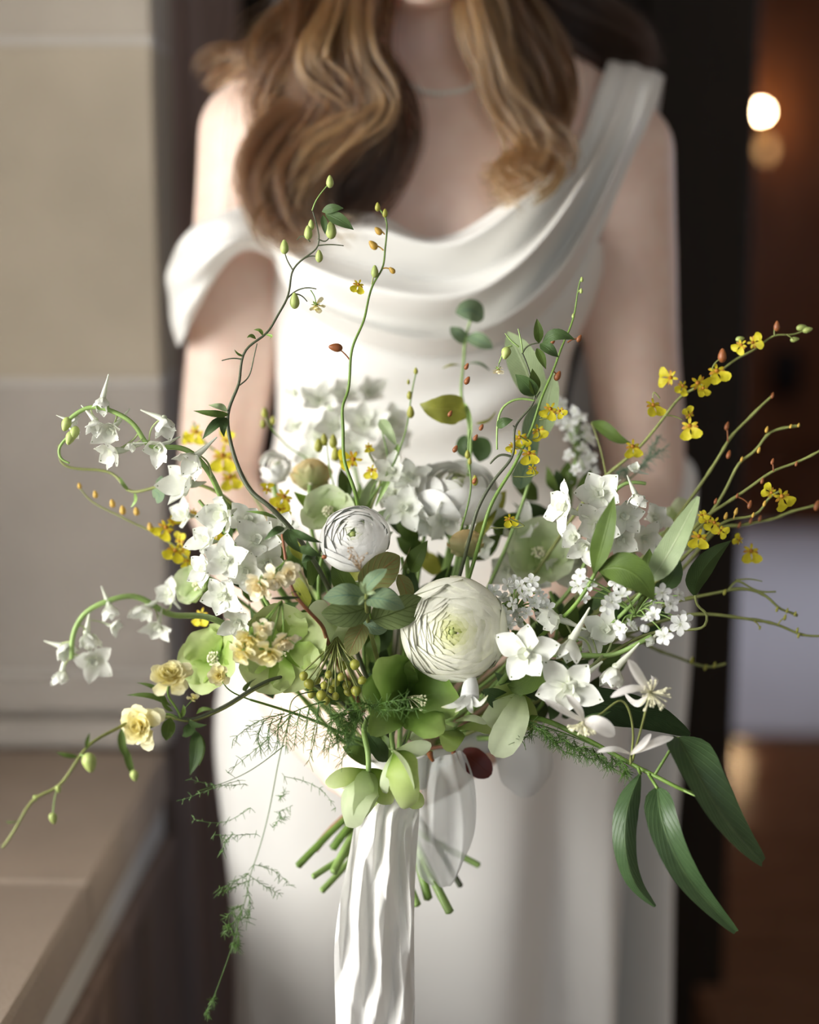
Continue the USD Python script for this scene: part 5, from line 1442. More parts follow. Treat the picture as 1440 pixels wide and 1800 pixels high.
for k, (x, y, R, ax, m, top) in enumerate([(440, 1120, 35, (-.3, -.7, .7), M_rose, (494, 1058)), (472, 1146, 34, (.0, -.75, .7), M_rose, (495, 1056)), (500, 1124, 29, (.2, -.8, .55), M_peach, (496, 1058)), (428, 1146, 30, (-.4, -.6, .6), M_rose, (492, 1058)), (462, 1104, 22, (-.2, -.4, .9), M_peach, (494, 1058)),
                                           (456, 1028, 32, (-.4, -.5, .7), M_peach, (498, 990)), (484, 1018, 29, (-.1, -.6, .7), M_peach, (501, 985)), (508, 1006, 25, (.2, -.3, .9), M_peach, (504, 985))]):
    rose(t, x, y, .948, R, ax, 730 + k, m, n=22, stem=[((x + 2 * top[0]) / 3, (y + 2 * top[1]) / 3, .948), (*top, .957)])
for k, (m, w) in enumerate([([(528, 1050, .957), (500, 1052, .95), (470, 1052, .95)], 9), ([(528, 1048, .957), (520, 1040, .95), (505, 1046, .95)], 8)]):
    traced(t, 'leaf', M_leafd, m, w, turn=(0, .8, 0), fold=.2, seed=130 + k, nu=9, nv=5)


# ---- tall twigs
def buds(t, items, d, mat, axis=(0, 1, .2), stretch=1.35, point=.4, name='bud'):
    for it in items:
        x, y, R = it[:3]
        dd = it[4] if len(it) > 4 else d
        g = ball(P(x, y, dd), px(R, dd), face(*axis), stretch, point=point, nu=9, nv=7)
        if len(it) > 3 and it[3]:
            q = P(*it[3], dd)
            p = P(x, y, dd)
            tube([p, (p + q) / 2 + [0, 0, .001], q], .0004, .0005, 4, 6, g)
        put(name, g, mat, t)


t = thing('rose_twig', 'tall dark green thorny twig with pale buds rising at the left before the dress', 'twig', P(500, 920, .985))
put('stem', tube(Q([(550, 372, 1.0), (556, 392, 1.0), (559, 432, 1.0), (540, 450, 1.0), (515, 475, 1.0), (510, 500, 1.0), (504, 526, .998), (488, 555, .995), (466, 588, .992), (432, 616, .99), (422, 660, .988), (418, 680, .986), (402, 722, .984), (403, 765, .982), (413, 805, .98), (442, 864, .978), (466, 884, .976), (490, 906, .978), (520, 940, .985), (560, 1000, 1.0), (640, 1180, 1.04), (690, 1330, 1.063)]),
                  [.0004, .0006, .0007, .0008, .0011, .0015, .0016, .0016, .0017, .0017], sides=7, n=110), M_twig, t)
for k, pts in enumerate([[(549, 370), (556, 352), (572, 330), (580, 320)], [(559, 432), (578, 430), (604, 432)], [(515, 475), (504, 455), (500, 440)], [(515, 475), (530, 458), (548, 450), (560, 452)], [(504, 526), (520, 512), (540, 506), (556, 508)], [(516, 516), (530, 520), (540, 530)], [(559, 420), (572, 424), (582, 412)], [(545, 425), (530, 415), (522, 422)], [(420, 678), (436, 664), (444, 640), (452, 604)], [(427, 632), (410, 630), (390, 634)]]):
    put('twiglet', tube(Q(pts, 1.0 if k < 8 else .989), .0005, .00035, 5), M_twig if k else M_stemp, t)
buds(t, [(580, 321, 7), (500, 436, 8), (561, 452, 7), (542, 411, 8), (582, 407, 10), (547, 397, 6), (518, 531, 9)], 1.0, M_bud)
rose(t, 556, 537, 1.0, 17, (.2, -.9, .4), 760, n=12, stem=[(553, 522, 1.0), (546, 510, 1.0)], name='opening_rose')
for k, (m, w, mt) in enumerate([([(566, 372, 1.0), (586, 366, .995), (604, 366, .995)], 17, M_leafd), ([(572, 376, 1.0), (596, 386, .995), (622, 404, .995)], 24, M_leafd), ([(568, 378, 1.0), (570, 396, .996), (572, 412, .996)], 12, M_leafd),
                                ([(403, 728, .984), (378, 728, .975), (340, 722, .977)], 15, M_leaf), ([(400, 722, .984), (386, 715, .975), (366, 712, .977)], 14, M_leafp), ([(398, 734, .984), (376, 748, .975), (356, 772, .977)], 18, M_leafd), ([(400, 734, .984), (392, 750, .975), (394, 768, .977)], 16, M_leafd),
                                ([(500, 928, .975), (484, 934, .965), (464, 950, .967)], 15, M_leafd), ([(506, 930, .975), (512, 952, .965), (530, 972, .965)], 24, M_leafd), ([(510, 930, .975), (534, 944, .965), (566, 954, .967)], 16, M_leafd), ([(524, 962, .975), (544, 970, .965), (566, 978, .967)], 20, M_leafd), ([(488, 912, .978), (462, 902, .97), (432, 899, .97)], 7, M_stem), ([(556, 976, .975), (540, 982, .966), (530, 990, .966)], 14, M_leafd),
                                ([(450, 596, .992), (440, 590, .988), (434, 594, .988)], 7, M_stem), ([(462, 590, .992), (456, 580, .988), (446, 580, .988)], 7, M_stem), ([(466, 588, .992), (478, 592, .988), (474, 596, .988)], 5, M_stem), ([(428, 626, .99), (418, 622, .987), (412, 614, .987)], 5, M_stem)]):
    traced(t, 'leaf', mt, m, w, turn=(.0, .25, 0), fold=.22, seed=140 + k, nu=10, nv=7)
put('stipule', ball(P(570, 979, .965), px(4), face(1, 0, .3), 1.2, nu=8, nv=6), M_budr, t)


def onc(t, x, y, d, R, seed, ax=(0, 0, 1), mat=None, droop=(0, -1)):
    """a dancing-lady orchid flower: a broad two-lobed lip with small barred sepals above"""
    c, R = P(x, y, d), px(R, d)
    rng = np.random.default_rng(seed)
    axis = face(ax[0] + .3 * rng.normal(), ax[1] + .3 * rng.normal(), ax[2])
    A, e1, e2 = ring_frame(axis)
    dr = unit(droop[0] * RIGHT + droop[1] * UP)
    dr = unit(dr - (dr @ A) * A)
    sd = np.cross(dr, A)
    g = Geo()
    ball(c + A * R * .05, R * .16, A, 1.0, g=g, tint=.9, nu=7, nv=5)
    f = put('floret', g, M_oncs, t)
    g = Geo()
    for s in (-1, 1):
        blade([c + dr * R * .08, c + dr * R * .45 + sd * s * R * .30 + A * R * .12, c + dr * R * .95 + sd * s * R * .42 + A * R * .02], R * .46, A, prof='spoon', cup=.15, ruffle=.16, nu=8, nv=7, seed=seed + s, g=g, tint=(1, .6, .1, 0))
    put('lip', g, M_onc, f)
    for k, an in enumerate((100, 30, 170, -10, 200)):
        a = math.radians(an)
        v = -math.sin(a) * dr + math.cos(a) * sd
        put('petal', blade([c, c + v * R * .3 + A * R * .08, c + v * R * .58 + A * R * (.02)], R * .11, A, prof='petal', ruffle=.1, nu=6, nv=5, seed=seed + k), M_oncs if k > 2 else M_onc, f)


t = thing('orchid_spray', 'slender upright orchid stem with amber buds, in front of the cowl neckline', 'orchid', P(622, 860, 1.005))
put('stem', tube(Q([(664, 364, 1.02), (678, 384, 1.02), (680, 410, 1.02), (677, 440, 1.02), (672, 472, 1.018), (657, 498, 1.016), (645, 540, 1.014), (638, 568, 1.012), (622, 604, 1.01), (616, 636, 1.01), (611, 690, 1.008), (603, 712, 1.006), (603, 752, 1.005), (606, 812, 1.004), (622, 858, 1.004), (640, 1000, 1.03), (690, 1320, 1.064)]),
                  [.0005, .0007, .0009, .0011, .0013, .0016, .0017], sides=6, n=90), M_stem, t)
buds(t, [(664, 365, 5), (677, 376, 5)], 1.02, M_budy)
buds(t, [(666, 407, 6, (676, 412)), (657, 432, 7, (674, 440)), (690, 476, 5, (672, 472))], 1.018, M_budo, axis=(-.6, .6, .2), stretch=1.2)
buds(t, [(659, 479, 7, (654, 500)), ], 1.016, M_bud)
buds(t, [(592, 611, 8, (616, 634))], 1.01, M_budr, axis=(-1, .1, .2))
onc(t, 630, 500, 1.012, 17, 800, droop=(-.3, -1))

t = thing('rose_twig', 'dark twig with fresh green leaves and two hanging buds, right of the middle', 'twig', P(840, 920, 1.0))
put('stem', tube(Q([(919, 622, 1.0), (928, 645, 1.0), (933, 662, 1.0), (940, 700, 1.0), (925, 725, 1.0), (906, 752, 1.0), (904, 780, 1.0), (900, 803, 1.0), (878, 832, 1.0), (858, 860, 1.0), (840, 895, 1.0), (830, 928, 1.002), (800, 1040, 1.03), (705, 1320, 1.064)]), [.0005, .0007, .0010, .0012, .0013, .0014], sides=7, n=80), M_twig, t)
for k, pts in enumerate([[(919, 622), (916, 600), (911, 578)], [(918, 622), (926, 610), (940, 604), (948, 603)], [(912, 610), (898, 598), (888, 586)], [(900, 608), (890, 612), (884, 622), (877, 640)], [(942, 700), (946, 694), (950, 688)], [(906, 752), (902, 748)], [(940, 704), (910, 702), (886, 715), (876, 738), (874, 790)], [(900, 803), (880, 800), (862, 815)]]):
    put('twiglet', tube(Q(pts, 1.0), .0006 if k < 6 else .0009, .0004 if k < 6 else .0006, 5), M_stemp if k in (0, 2, 3, 6) else M_twig, t)
for k, (m, w, mt, tr) in enumerate([([(948, 603, 1.0), (946, 582, .995), (944, 560, .995)], 19, M_leaf, (.2, .1, 0)), ([(954, 602, 1.0), (978, 588, .993), (1011, 597, .995)], 22, M_leafd, (0, .4, 0)), ([(950, 604, 1.0), (966, 614, .993), (982, 628, .995)], 22, M_leafd, (0, .3, 0)), ([(944, 612, 1.0), (952, 630, .995), (960, 649, .995)], 17, M_leaf, (.2, .1, 0)),
                                ([(940, 696, 1.0), (926, 676, .993), (906, 658, .993)], 34, M_leafd, (-.2, .1, 0)), ([(942, 694, 1.0), (938, 670, .993), (936, 648, .993)], 26, M_leaf, (.4, .1, 0)), ([(874, 752, 1.0), (886, 742, .995), (902, 738, .995)], 18, M_leafd, (0, .3, 0))]):
    traced(t, 'leaf', mt, m, w, turn=tr, fold=.25, seed=170 + k, nu=12, nv=7)
buds(t, [(890, 619, 9)], .998, M_bud, axis=(-.3, -1, .2), stretch=1.1)
rose(t, 876, 650, .998, 14, (-.1, -1, .35), 770, M_peach, n=10, stem=[(877, 638, .998)], name='rosebud')
t = thing('eucalyptus_sprig', 'large grey-green translucent leaves standing behind the twig right of the middle', 'eucalyptus', P(950, 760, 1.06))
for k, (m, w) in enumerate([([(945, 700, 1.06), (925, 650, 1.05), (893, 583, 1.05)], 58), ([(955, 770, 1.06), (962, 710, 1.05), (975, 655, 1.05)], 40), ([(940, 800, 1.06), (932, 750, 1.05), (950, 705, 1.05)], 34), ([(915, 860, 1.06), (920, 830, 1.055), (935, 800, 1.055)], 40)]):
    traced(t, 'leaf', M_leafp if k < 2 else M_euc, m, w, turn=(.1 * k, .2, 0), prof='euc', fold=.12, seed=180 + k)
put('stem', tube(Q([(948, 700, 1.06), (945, 780, 1.06), (920, 880, 1.06), (850, 1050, 1.06), (710, 1300, 1.066)]), .0009, .0016), M_stemp, t)
t = thing('orchid_spray', 'thin upright green orchid stem carrying yellow flowers, right of the middle', 'orchid', P(860, 900, 1.012))
put('stem', tube(Q([(1022, 488, 1.02), (1017, 506, 1.02), (1011, 546, 1.02), (1002, 577, 1.018), (987, 612, 1.016), (977, 640, 1.015), (964, 672, 1.014), (950, 706, 1.012), (936, 750, 1.012), (918, 790, 1.01), (900, 825, 1.01), (867, 880, 1.01), (850, 928, 1.012), (810, 1060, 1.03), (705, 1320, 1.064)]), [.0004, .0007, .0009, .0012, .0013, .0015], sides=6, n=90), M_stem, t)
buds(t, [(1023, 492, 3), (1022, 512, 3, (1017, 514)), (1008, 556, 3)], 1.02, M_bud)
buds(t, [(1018, 596, 4.5, (998, 602)), (980, 662, 6, (970, 652)), (972, 600, 4), (846, 752, 4), (836, 770, 4), (791, 728, 4), (820, 645, 4), (821, 670, 5), (800, 790, 4.5), (834, 846, 4)], 1.016, M_budr, axis=(.4, .8, .2))
for k, (x, y, R) in enumerate([(968, 718, 21), (914, 768, 22), (946, 756, 20), (930, 796, 22), (936, 822, 14), (896, 912, 18), (984, 722, 14), (902, 784, 14)]):
    onc(t, x, y, 1.005 + .004 * (k % 3), R, 810 + k, droop=((-.4, .3, .5, .1, 0, .2, .8, -.5)[k], -1))
    put('flower_stalk', tube([P(x, y, 1.006), P(x + (940 - x) * .5 + 4, y + 12, 1.01), P(936 - (y - 750) * .45, y + 16, 1.011)], .0005, .0005, 4, 6), M_stemo, t)
for k, (nm, lb, pts, d, bd) in enumerate([
        ('thin_orchid_twig', 'hair-thin budding stem before the waist, left of the olive leaf', [(732, 652), (724, 690), (716, 745), (708, 775), (694, 810), (672, 850), (650, 880)], 1.06, [(731, 653, 4), (720, 696, 5), (722, 726, 7), (718, 672, 3)]),
        ('thin_orchid_twig', 'thin budding stem rising in front of the side-on ranunculus', [(826, 756), (823, 800), (828, 850), (822, 890), (816, 912)], 1.03, [(822, 800, 5), (835, 846, 6), (826, 812, 4)]),
        ('thin_orchid_twig', 'green budding stem at the left behind the white ranunculus', [(575, 780), (576, 800), (586, 850), (595, 872), (606, 894)], 1.08, [(560, 785, 8), (586, 778, 8), (590, 800, 8), (570, 775, 7)]),
        ('thin_orchid_twig', 'thin twig with yellow bud tips between the arm and the dress on the left', [(467, 725), (472, 745), (494, 772), (505, 784), (530, 800), (560, 830)], 1.12, [(465, 727, 6), (480, 740, 5), (462, 746, 5)]),
        ('thin_grass_blade', 'long folded green blade standing behind the white ranunculus', [(668, 738), (672, 760), (680, 820), (660, 850), (650, 890)], 1.07, [])]):
    t = thing(nm, lb, 'twig', P(*pts[-1], d))
    put('stem', tube(np.vstack([Q(pts, d), [(P(*pts[-1], d) + TIE) / 2 + [0, .03, 0]], [TIE]]), .0005, .0011, 5, 44), M_stem, t)
    if bd:
        buds(t, bd, d, M_budy)
    else:
        traced(t, 'leaf', M_stemp, [(700, 780, d), (685, 835, d - .01), (660, 890, d - .01)], 16, prof='lance', fold=.4)
        traced(t, 'leaf', M_leafp, [(668, 738, d), (684, 760, d - .01), (696, 782, d - .01)], 22, prof='lance', fold=.3)

# ---- yellow orchid sprays
t = thing('orchid_spray', 'arching orchid spray with yellow flowers reaching to the upper right', 'orchid', P(1055, 848, 1.06))
put('stem', tube(Q([(1420, 578, 1.04), (1392, 588, 1.04), (1362, 590, 1.04), (1330, 612, 1.04), (1300, 628, 1.04), (1270, 650, 1.04), (1232, 678, 1.04), (1204, 692, 1.042), (1170, 730, 1.045), (1120, 790, 1.05), (1080, 824, 1.055), (1050, 852, 1.06), (960, 980, 1.065), (720, 1300, 1.068)]), [.0005, .0008, .0010, .0012, .0014, .0016], sides=6, n=80), M_stemo, t)
traced(t, 'leaf', M_leaf, [(1040, 742, 1.07), (1062, 752, 1.06), (1088, 772, 1.055), (1110, 778, 1.055)], 24, turn=(0, .3, 0), fold=.2, seed=195)
put('leaf_stalk', tube(Q([(1040, 742, 1.07), (1056, 790, 1.065), (1066, 838, 1.057)]), .0006), M_stemo, t)
for k, (x, y, R, dr) in enumerate([(1148, 712, 24, (.1, -1)), (1213, 748, 26, (.2, -1)), (1180, 664, 24, (-1, .1)), (1226, 672, 26, (.5, -.3)), (1260, 652, 26, (.3, -1)), (1324, 602, 20, (.8, .2)), (1304, 606, 18, (-.4, -.5)), (1112, 784, 22, (.1, -1)), (1200, 678, 18, (-.4, -.8)), (1236, 682, 16, (.2, -1)), (1212, 730, 16, (-.3, .5))]):
    onc(t, x, y, 1.032 + .004 * (k % 3), R, 830 + k, droop=dr)
for a in ([(1170, 730), (1186, 732), (1200, 738)], [(1160, 700), (1150, 690), (1148, 704)], [(1250, 664), (1256, 640), (1268, 630)], [(1362, 590), (1362, 580), (1366, 576)], [(1384, 588), (1392, 594), (1396, 597)]):
    put('flower_stalk', tube(Q(a, 1.036), .0005, .0004, 4), M_stemo, t)
buds(t, [(1270, 627, 8), (1366, 575, 6)], 1.036, M_budr)
buds(t, [(1418, 580, 6), (1408, 576, 6), (1396, 597, 5), (1300, 596, 5)], 1.04, M_bud, axis=(1, .2, 0))
for k, (lb, pts, d, bd, fl) in enumerate([
        ('bare green orchid twig at the right, nearest the arm of the three', [(1360, 694), (1340, 712), (1314, 738), (1290, 762), (1280, 776), (1262, 806), (1240, 840), (1212, 880), (1150, 960)], 1.05, [(1278, 750, 8, (1280, 776)), (1281, 800, 8), (1358, 696, 6)], []),
        ('middle bare green orchid twig at the right, with knobbly tip', [(1406, 748), (1380, 752), (1352, 762), (1336, 782), (1318, 800), (1302, 812), (1282, 848), (1262, 884), (1200, 960)], 1.045, [(1348, 756, 6), (1334, 792, 6), (1404, 748, 4), (1390, 750, 4), (1304, 808, 5)], []),
        ('long straight orchid twig leaving the frame at the right edge', [(1446, 790), (1424, 802), (1392, 816), (1360, 828), (1330, 848), (1296, 872), (1262, 894), (1232, 916), (1170, 985)], 1.03, [(1358, 812, 6, (1360, 828)), (1400, 816, 5), (1340, 846, 6), (1318, 888, 8, (1298, 874)), (1258, 882, 6), (1296, 872, 5)], []),
        ('orchid twig with drooping yellow flowers at the right, below the straight twig', [(1370, 864), (1352, 876), (1338, 896), (1318, 908), (1290, 912), (1260, 926), (1180, 1000)], 1.03, [(1294, 900, 7, (1290, 912)), (1276, 908, 7), (1344, 886, 6), (1324, 906, 5)], [(1374, 872, 26, (.6, -1)), (1356, 866, 18, (-.8, .4)), (1256, 918, 20, (-.2, -.4)), (1244, 912, 16, (-.6, .2)), (1266, 932, 16, (.6, -.4)), (1229, 942, 24, (-.1, -1)), (1234, 905, 14, (.3, -.4))]),
        ('low curving orchid twig at the right with one amber flower at the frame edge', [(1450, 884), (1420, 892), (1390, 900), (1360, 912), (1330, 918), (1300, 924), (1272, 926), (1200, 1000)], 1.06, [(1336, 912, 6), (1320, 916, 6), (1300, 924, 6), (1436, 890, 10)], [(1320, 968, 24, (0, -1)), (1300, 950, 14, (-.6, .3))]),
        ('thin forked orchid twig at the right before the pale floor', [(1402, 1082), (1388, 1076), (1372, 1070), (1352, 1052), (1330, 1040), (1300, 1035), (1270, 1040), (1180, 1060)], 1.05, [(1366, 1072, 5), (1384, 1074, 5), (1398, 1080, 5), (1274, 1042, 6)], []),
        ('lowest thin orchid twig running out at the right edge', [(1446, 1118), (1412, 1116), (1390, 1108), (1366, 1098), (1330, 1090), (1300, 1086), (1220, 1080)], 1.05, [(1380, 1086, 6, (1368, 1098)), (1404, 1118, 5), (1336, 1104, 4, (1326, 1092)), (1402, 1108, 5)], []),
        ('faint brown orchid twig trailing right beneath the tiny white flowers', [(1276, 1166), (1250, 1172), (1215, 1165), (1190, 1155), (1150, 1140), (1110, 1120)], 1.10, [(1216, 1162, 7), (1256, 1170, 6), (1240, 1174, 6)], [])]):
    t = thing('orchid_twig', lb, 'orchid twig', P(*pts[-1], d))
    p = Q(pts, d)
    put('stem', tube(np.vstack([p, [(p[-1] + TIE) / 2 + [0, .03, 0]], [TIE + [.004 * k - .014, .004, 0]]]), [.0008, .0010, .0014, .0016, .0017], sides=6, n=60, knobs=.3, rng=np.random.default_rng(k)), M_stemo, t)
    buds(t, [(b[0], b[1], b[2] * .5, *b[3:]) for b in bd], d - .002, M_budr if k in (0, 2, 4) else M_budo if k < 5 else M_budy, axis=(.3, 1, 0), stretch=1.7)
    for j, (x, y, R, dr) in enumerate(fl):
        onc(t, x, y, d - .008, R, 850 + 10 * k + j, droop=dr)
    if k == 5:
        put('side_twig', tube(Q([(1364, 1040), (1340, 1040), (1318, 1032), (1296, 1022), (1282, 1036)], d), .0006, .0008), M_stemo, t)
        put('side_twig', tube(Q([(1340, 1022), (1318, 1018), (1294, 1020)], d), .0004, .0006), M_stemo, t)
t = thing('orchid_spray', 'orchid spray with amber buds and yellow flowers at the left before the stone', 'orchid', P(330, 990, 1.08))
put('stem', tube(Q([(138, 854, 1.08), (160, 880, 1.08), (200, 902, 1.08), (232, 918, 1.08), (268, 935, 1.08), (300, 955, 1.08), (340, 990, 1.08), (440, 1100, 1.08), (640, 1300, 1.07)]), [.0005, .0008, .0010, .0014], sides=6, n=50), M_stemo, t)
buds(t, [(168, 870, 5), (198, 886, 5.5), (216, 898, 6), (240, 900, 5.5), (264, 927, 5.5), (140, 855, 4)], 1.078, M_budo, axis=(-.2, 1, 0), stretch=1.2)
for k, (x, y, R, dr) in enumerate([(292, 926, 26, (-.6, -.9)), (302, 918, 16, (.7, .7)), (308, 968, 26, (-.4, -1)), (316, 952, 18, (.3, .9)), (330, 985, 16, (0, -1)), (322, 966, 14, (1, 0))]):
    onc(t, x, y, 1.07 + .004 * (k % 2), R, 910 + k, droop=dr)
t = thing('orchid_spray', 'yellow orchid flowers glowing at the back beside the left forearm', 'orchid', P(440, 880, 1.12))
put('stem', tube(Q([(340, 742, 1.13), (362, 780, 1.13), (405, 810, 1.125), (440, 860, 1.12), (500, 960, 1.11), (650, 1250, 1.075)]), .0008, .0016, n=30), M_stemo, t)
for k, (x, y, R, dr) in enumerate([(346, 758, 24, (-.3, -1)), (336, 772, 16, (-.8, .2)), (392, 800, 32, (0, -1)), (404, 838, 26, (.2, -1)), (398, 775, 20, (.3, 1)), (500, 872, 26, (-.5, -1)), (490, 895, 22, (.5, -1)), (470, 862, 16, (0, 1)), (378, 935, 20, (.2, -1)), (395, 950, 14, (-.4, -1)), (355, 1080, 22, (0, -1)), (340, 900, 12, (0, -1))]):
    onc(t, x, y, (1.11 if k < 5 else 1.06) + .004 * (k % 2), R, 930 + k, droop=dr)
t = thing('orchid_spray', 'yellow orchid flower with red-barred petals just above the white ranunculus', 'orchid', P(640, 850, 1.06))
put('stem', tube(Q([(648, 782, 1.06), (650, 800, 1.06), (668, 830, 1.06), (650, 900, 1.06), (690, 1300, 1.068)]), .0006, .0014, n=30), M_stemo, t)
for k, (x, y, R, dr) in enumerate([(622, 806, 28, (-1, -.2)), (648, 784, 12, (.2, -1)), (654, 826, 18, (0, -1))]):
    onc(t, x, y, 1.05, R, 950 + k, droop=dr)

# ---- yellow-green berries
t = thing('berry_sprig', 'sprig of yellow-green berries hanging under the eucalyptus on the left', 'berries', P(590, 1180, 1.0))
rng = np.random.default_rng(12)
B = [(543, 1202), (557, 1196), (570, 1205), (582, 1212), (600, 1190), (612, 1216), (590, 1224), (565, 1222), (624, 1168), (637, 1196), (610, 1204), (578, 1186), (626, 1214), (548, 1220), (602, 1170), (590, 1200), (534, 1188), (574, 1232)]
for x, y in B:
    dd = .985 + .012 * rng.normal()
    g = ball(P(x, y, dd), px(6.2 + 3.2 * rng.random(), dd), face(rng.normal() * .6, -1, .3), 1.02, point=.12, nu=9, nv=7)
    for j in range(3):
        arc_petal(P(x, y - 8, dd), face(0, 1, .1), j * 2.1, px(9), px(3), 110, 150, 0, prof='lance', n=4, g=g, nu=5, nv=3)
    put('berry', g, M_budy, t)
g = Geo()
for x, y in B:
    tube([P(x, y - 8, .985), P((x + 590) / 2, (y + 1120) / 2, .985), P(592, 1120, 1.0)], .0005, .0006, 4, 7, g)
tube([P(592, 1120, 1.0), P(640, 1200, 1.03), TIE], .0010, .0014, 6, 16, g)
put('stem', g, M_stemo, t)


# ---- asparagus fern
def needles(paths, rng, per, ln, spread=1.0):
    out = []
    for p in paths:
        q = spline(p, per)
        tt = np.gradient(q, axis=0)
        tt /= np.linalg.norm(tt, axis=1, keepdims=True)
        for k in range(per):
            for j in range(3):
                dv = unit(rng.normal(size=3) * spread + tt[k] * .8)
                l = ln * (.5 + .7 * rng.random())
                out.append([q[k], q[k] + dv * l * .5 + [0, 0, -.0003], q[k] + dv * l + [0, 0, -.001]])
    return np.array(out)


def fern(label, stem_pts, d, branches, seed, per=14, ln=.007, mat=None, r=.0006):
    rng = np.random.default_rng(seed)
    t = thing('asparagus_fern', label, 'fern', P(*stem_pts[0][:2], stem_pts[0][2] if len(stem_pts[0]) > 2 else d))
    put('stem', tube(Q(stem_pts, d), r * 1.0, r * .45, 5, 60), M_fern, t)
    for b in branches:
        p = Q(b, d)
        put('side_shoot', tube(p, r * .6, r * .3, 4, 10), mat or M_fern, t)
        nd = needles([p[max(0, len(p) - 3):]], rng, per, ln)
        curves('needles', nd, [.00035, .00032, .0002], mat or M_fern, t, kind='stuff')
    return t


fern('long trailing asparagus fern thread hanging before the skirt at the lower left', [(560, 1215, 1.0), (512, 1235, .97), (508, 1262, .965), (496, 1312, .955), (484, 1370, .95), (470, 1440, .945), (450, 1510, .945), (440, 1540, .945), (432, 1580, .945), (424, 1606, .945), (412, 1650, .945), (394, 1704, .945), (376, 1752, .945), (364, 1780, .945)], .95,
     [[(438, 1535), (412, 1550), (386, 1562)], [(436, 1548), (414, 1558), (386, 1568)], [(434, 1560), (440, 1590), (434, 1620)], [(428, 1590), (412, 1598), (398, 1612)], [(426, 1600), (408, 1624), (394, 1640)], [(420, 1618), (430, 1612), (438, 1600)], [(416, 1630), (420, 1650), (418, 1668)], [(412, 1645), (404, 1630), (398, 1626)], [(376, 1752), (374, 1760), (374, 1756)], [(366, 1772), (364, 1778), (366, 1782)], [(440, 1540), (470, 1560), (490, 1570)], [(446, 1520), (480, 1530), (510, 1556)], [(405, 1660), (414, 1662), (418, 1656)]], 41, per=10, ln=.0045, r=.0004)
fern('fluffy asparagus fern tuft beside the dark green hellebore', [(660, 1240, 1.0), (640, 1245, .985), (610, 1255, .975), (575, 1268, .97)], .975,
     [[(640 - 12 * k + (k % 3) * 6, 1246 + 2 * k, .975), (630 - 12 * k, 1268 + (k % 4) * 8, .965), (622 - 13 * k + (k % 2) * 10, 1290 + (k % 5) * 10 - 4 * k, .962)] for k in range(5)] + [[(610, 1246, .97), (600, 1255, .965), (590, 1262, .962)], [(650, 1240, .975), (640, 1236, .965), (626, 1236, .962)], [(655, 1245, .975), (690, 1248, .955), (735, 1246, .95)], [(655, 1243, .975), (690, 1232, .955), (740, 1228, .95)], [(620, 1250, .97), (612, 1272, .965), (604, 1300, .962)], [(630, 1250, .97), (622, 1280, .965), (600, 1340, .965)]], 42, per=22, ln=.0075)
fern('soft asparagus fern veil spreading before the hand at the left', [(600, 1232, 1.0), (560, 1236, .985), (520, 1250, .98), (470, 1275, .975)], .98,
     [[(560 - 16 * k, 1238 + 5 * k, .98), (556 - 17 * k, 1266 + 5 * k, .972), (548 - 15 * k, 1300 + 3 * k, .97)] for k in range(7)] + [[(520, 1250, .98), (480, 1290, .97), (400, 1358, .968)], [(500, 1255, .98), (450, 1270, .97), (410, 1300, .968)], [(560, 1236, .985), (555, 1290, .975), (543, 1336, .97)], [(580, 1236, .985), (582, 1290, .975), (578, 1320, .97)]], 43, per=12, ln=.006, mat=M_fernp)
fern('wispy asparagus fern strands floating before the skirt at lower left', [(500, 1310, .97), (430, 1360, .96), (350, 1390, .955)], .96,
     [[(420, 1372, .96), (380, 1384, .955), (322, 1406, .952)], [(440, 1420, .96), (390, 1446, .955), (342, 1440, .952)], [(430, 1378, .96), (380, 1380, .955), (336, 1370, .952)], [(450, 1466, .96), (410, 1468, .955), (376, 1468, .952)], [(410, 1466, .955), (396, 1480, .953), (392, 1496, .952)], [(500, 1365, .955), (560, 1385, .955), (590, 1420, .955)], [(500, 1440, .955), (490, 1430, .953), (510, 1418, .952)], [(490, 1400, .955), (496, 1400, .953), (500, 1392, .952)], [(480, 1455, .955), (490, 1442, .953), (498, 1436, .952)]], 44, per=8, ln=.004, mat=M_fernp, r=.00035)
fern('dense green asparagus fern plume under the clematis on the right', [(900, 1260, 1.02), (960, 1278, 1.0), (1020, 1300, .99), (1100, 1338, .975)], .985,
     [[(930 + 16 * k, 1268 + 7 * k, .99), (944 + 16 * k, 1280 + 7 * k + (k % 3) * 6, .983), (962 + 16 * k, 1292 + 7 * k + (k % 2) * 14 - 6, .98)] for k in range(10)] + [[(940, 1280, .99), (925, 1296, .985), (912, 1302, .983)], [(1090, 1335, .98), (1100, 1352, .975), (1096, 1362, .973)], [(960, 1282, .99), (990, 1320, .985), (1030, 1328, .983)]], 45, per=18, ln=.0065)
fern('short asparagus fern plume at the back right near the arm', [(1080, 860, 1.09), (1130, 820, 1.09), (1158, 770, 1.09)], 1.09, [[(1120, 828, 1.09), (1140, 800, 1.085), (1156, 768, 1.085)], [(1130, 820, 1.09), (1150, 800, 1.085), (1166, 790, 1.085)], [(1100, 842, 1.09), (1098, 825, 1.085), (1086, 832, 1.085)]], 46, per=26, ln=.007, mat=plain('fern_blue', (.16, .24, .16), .5))


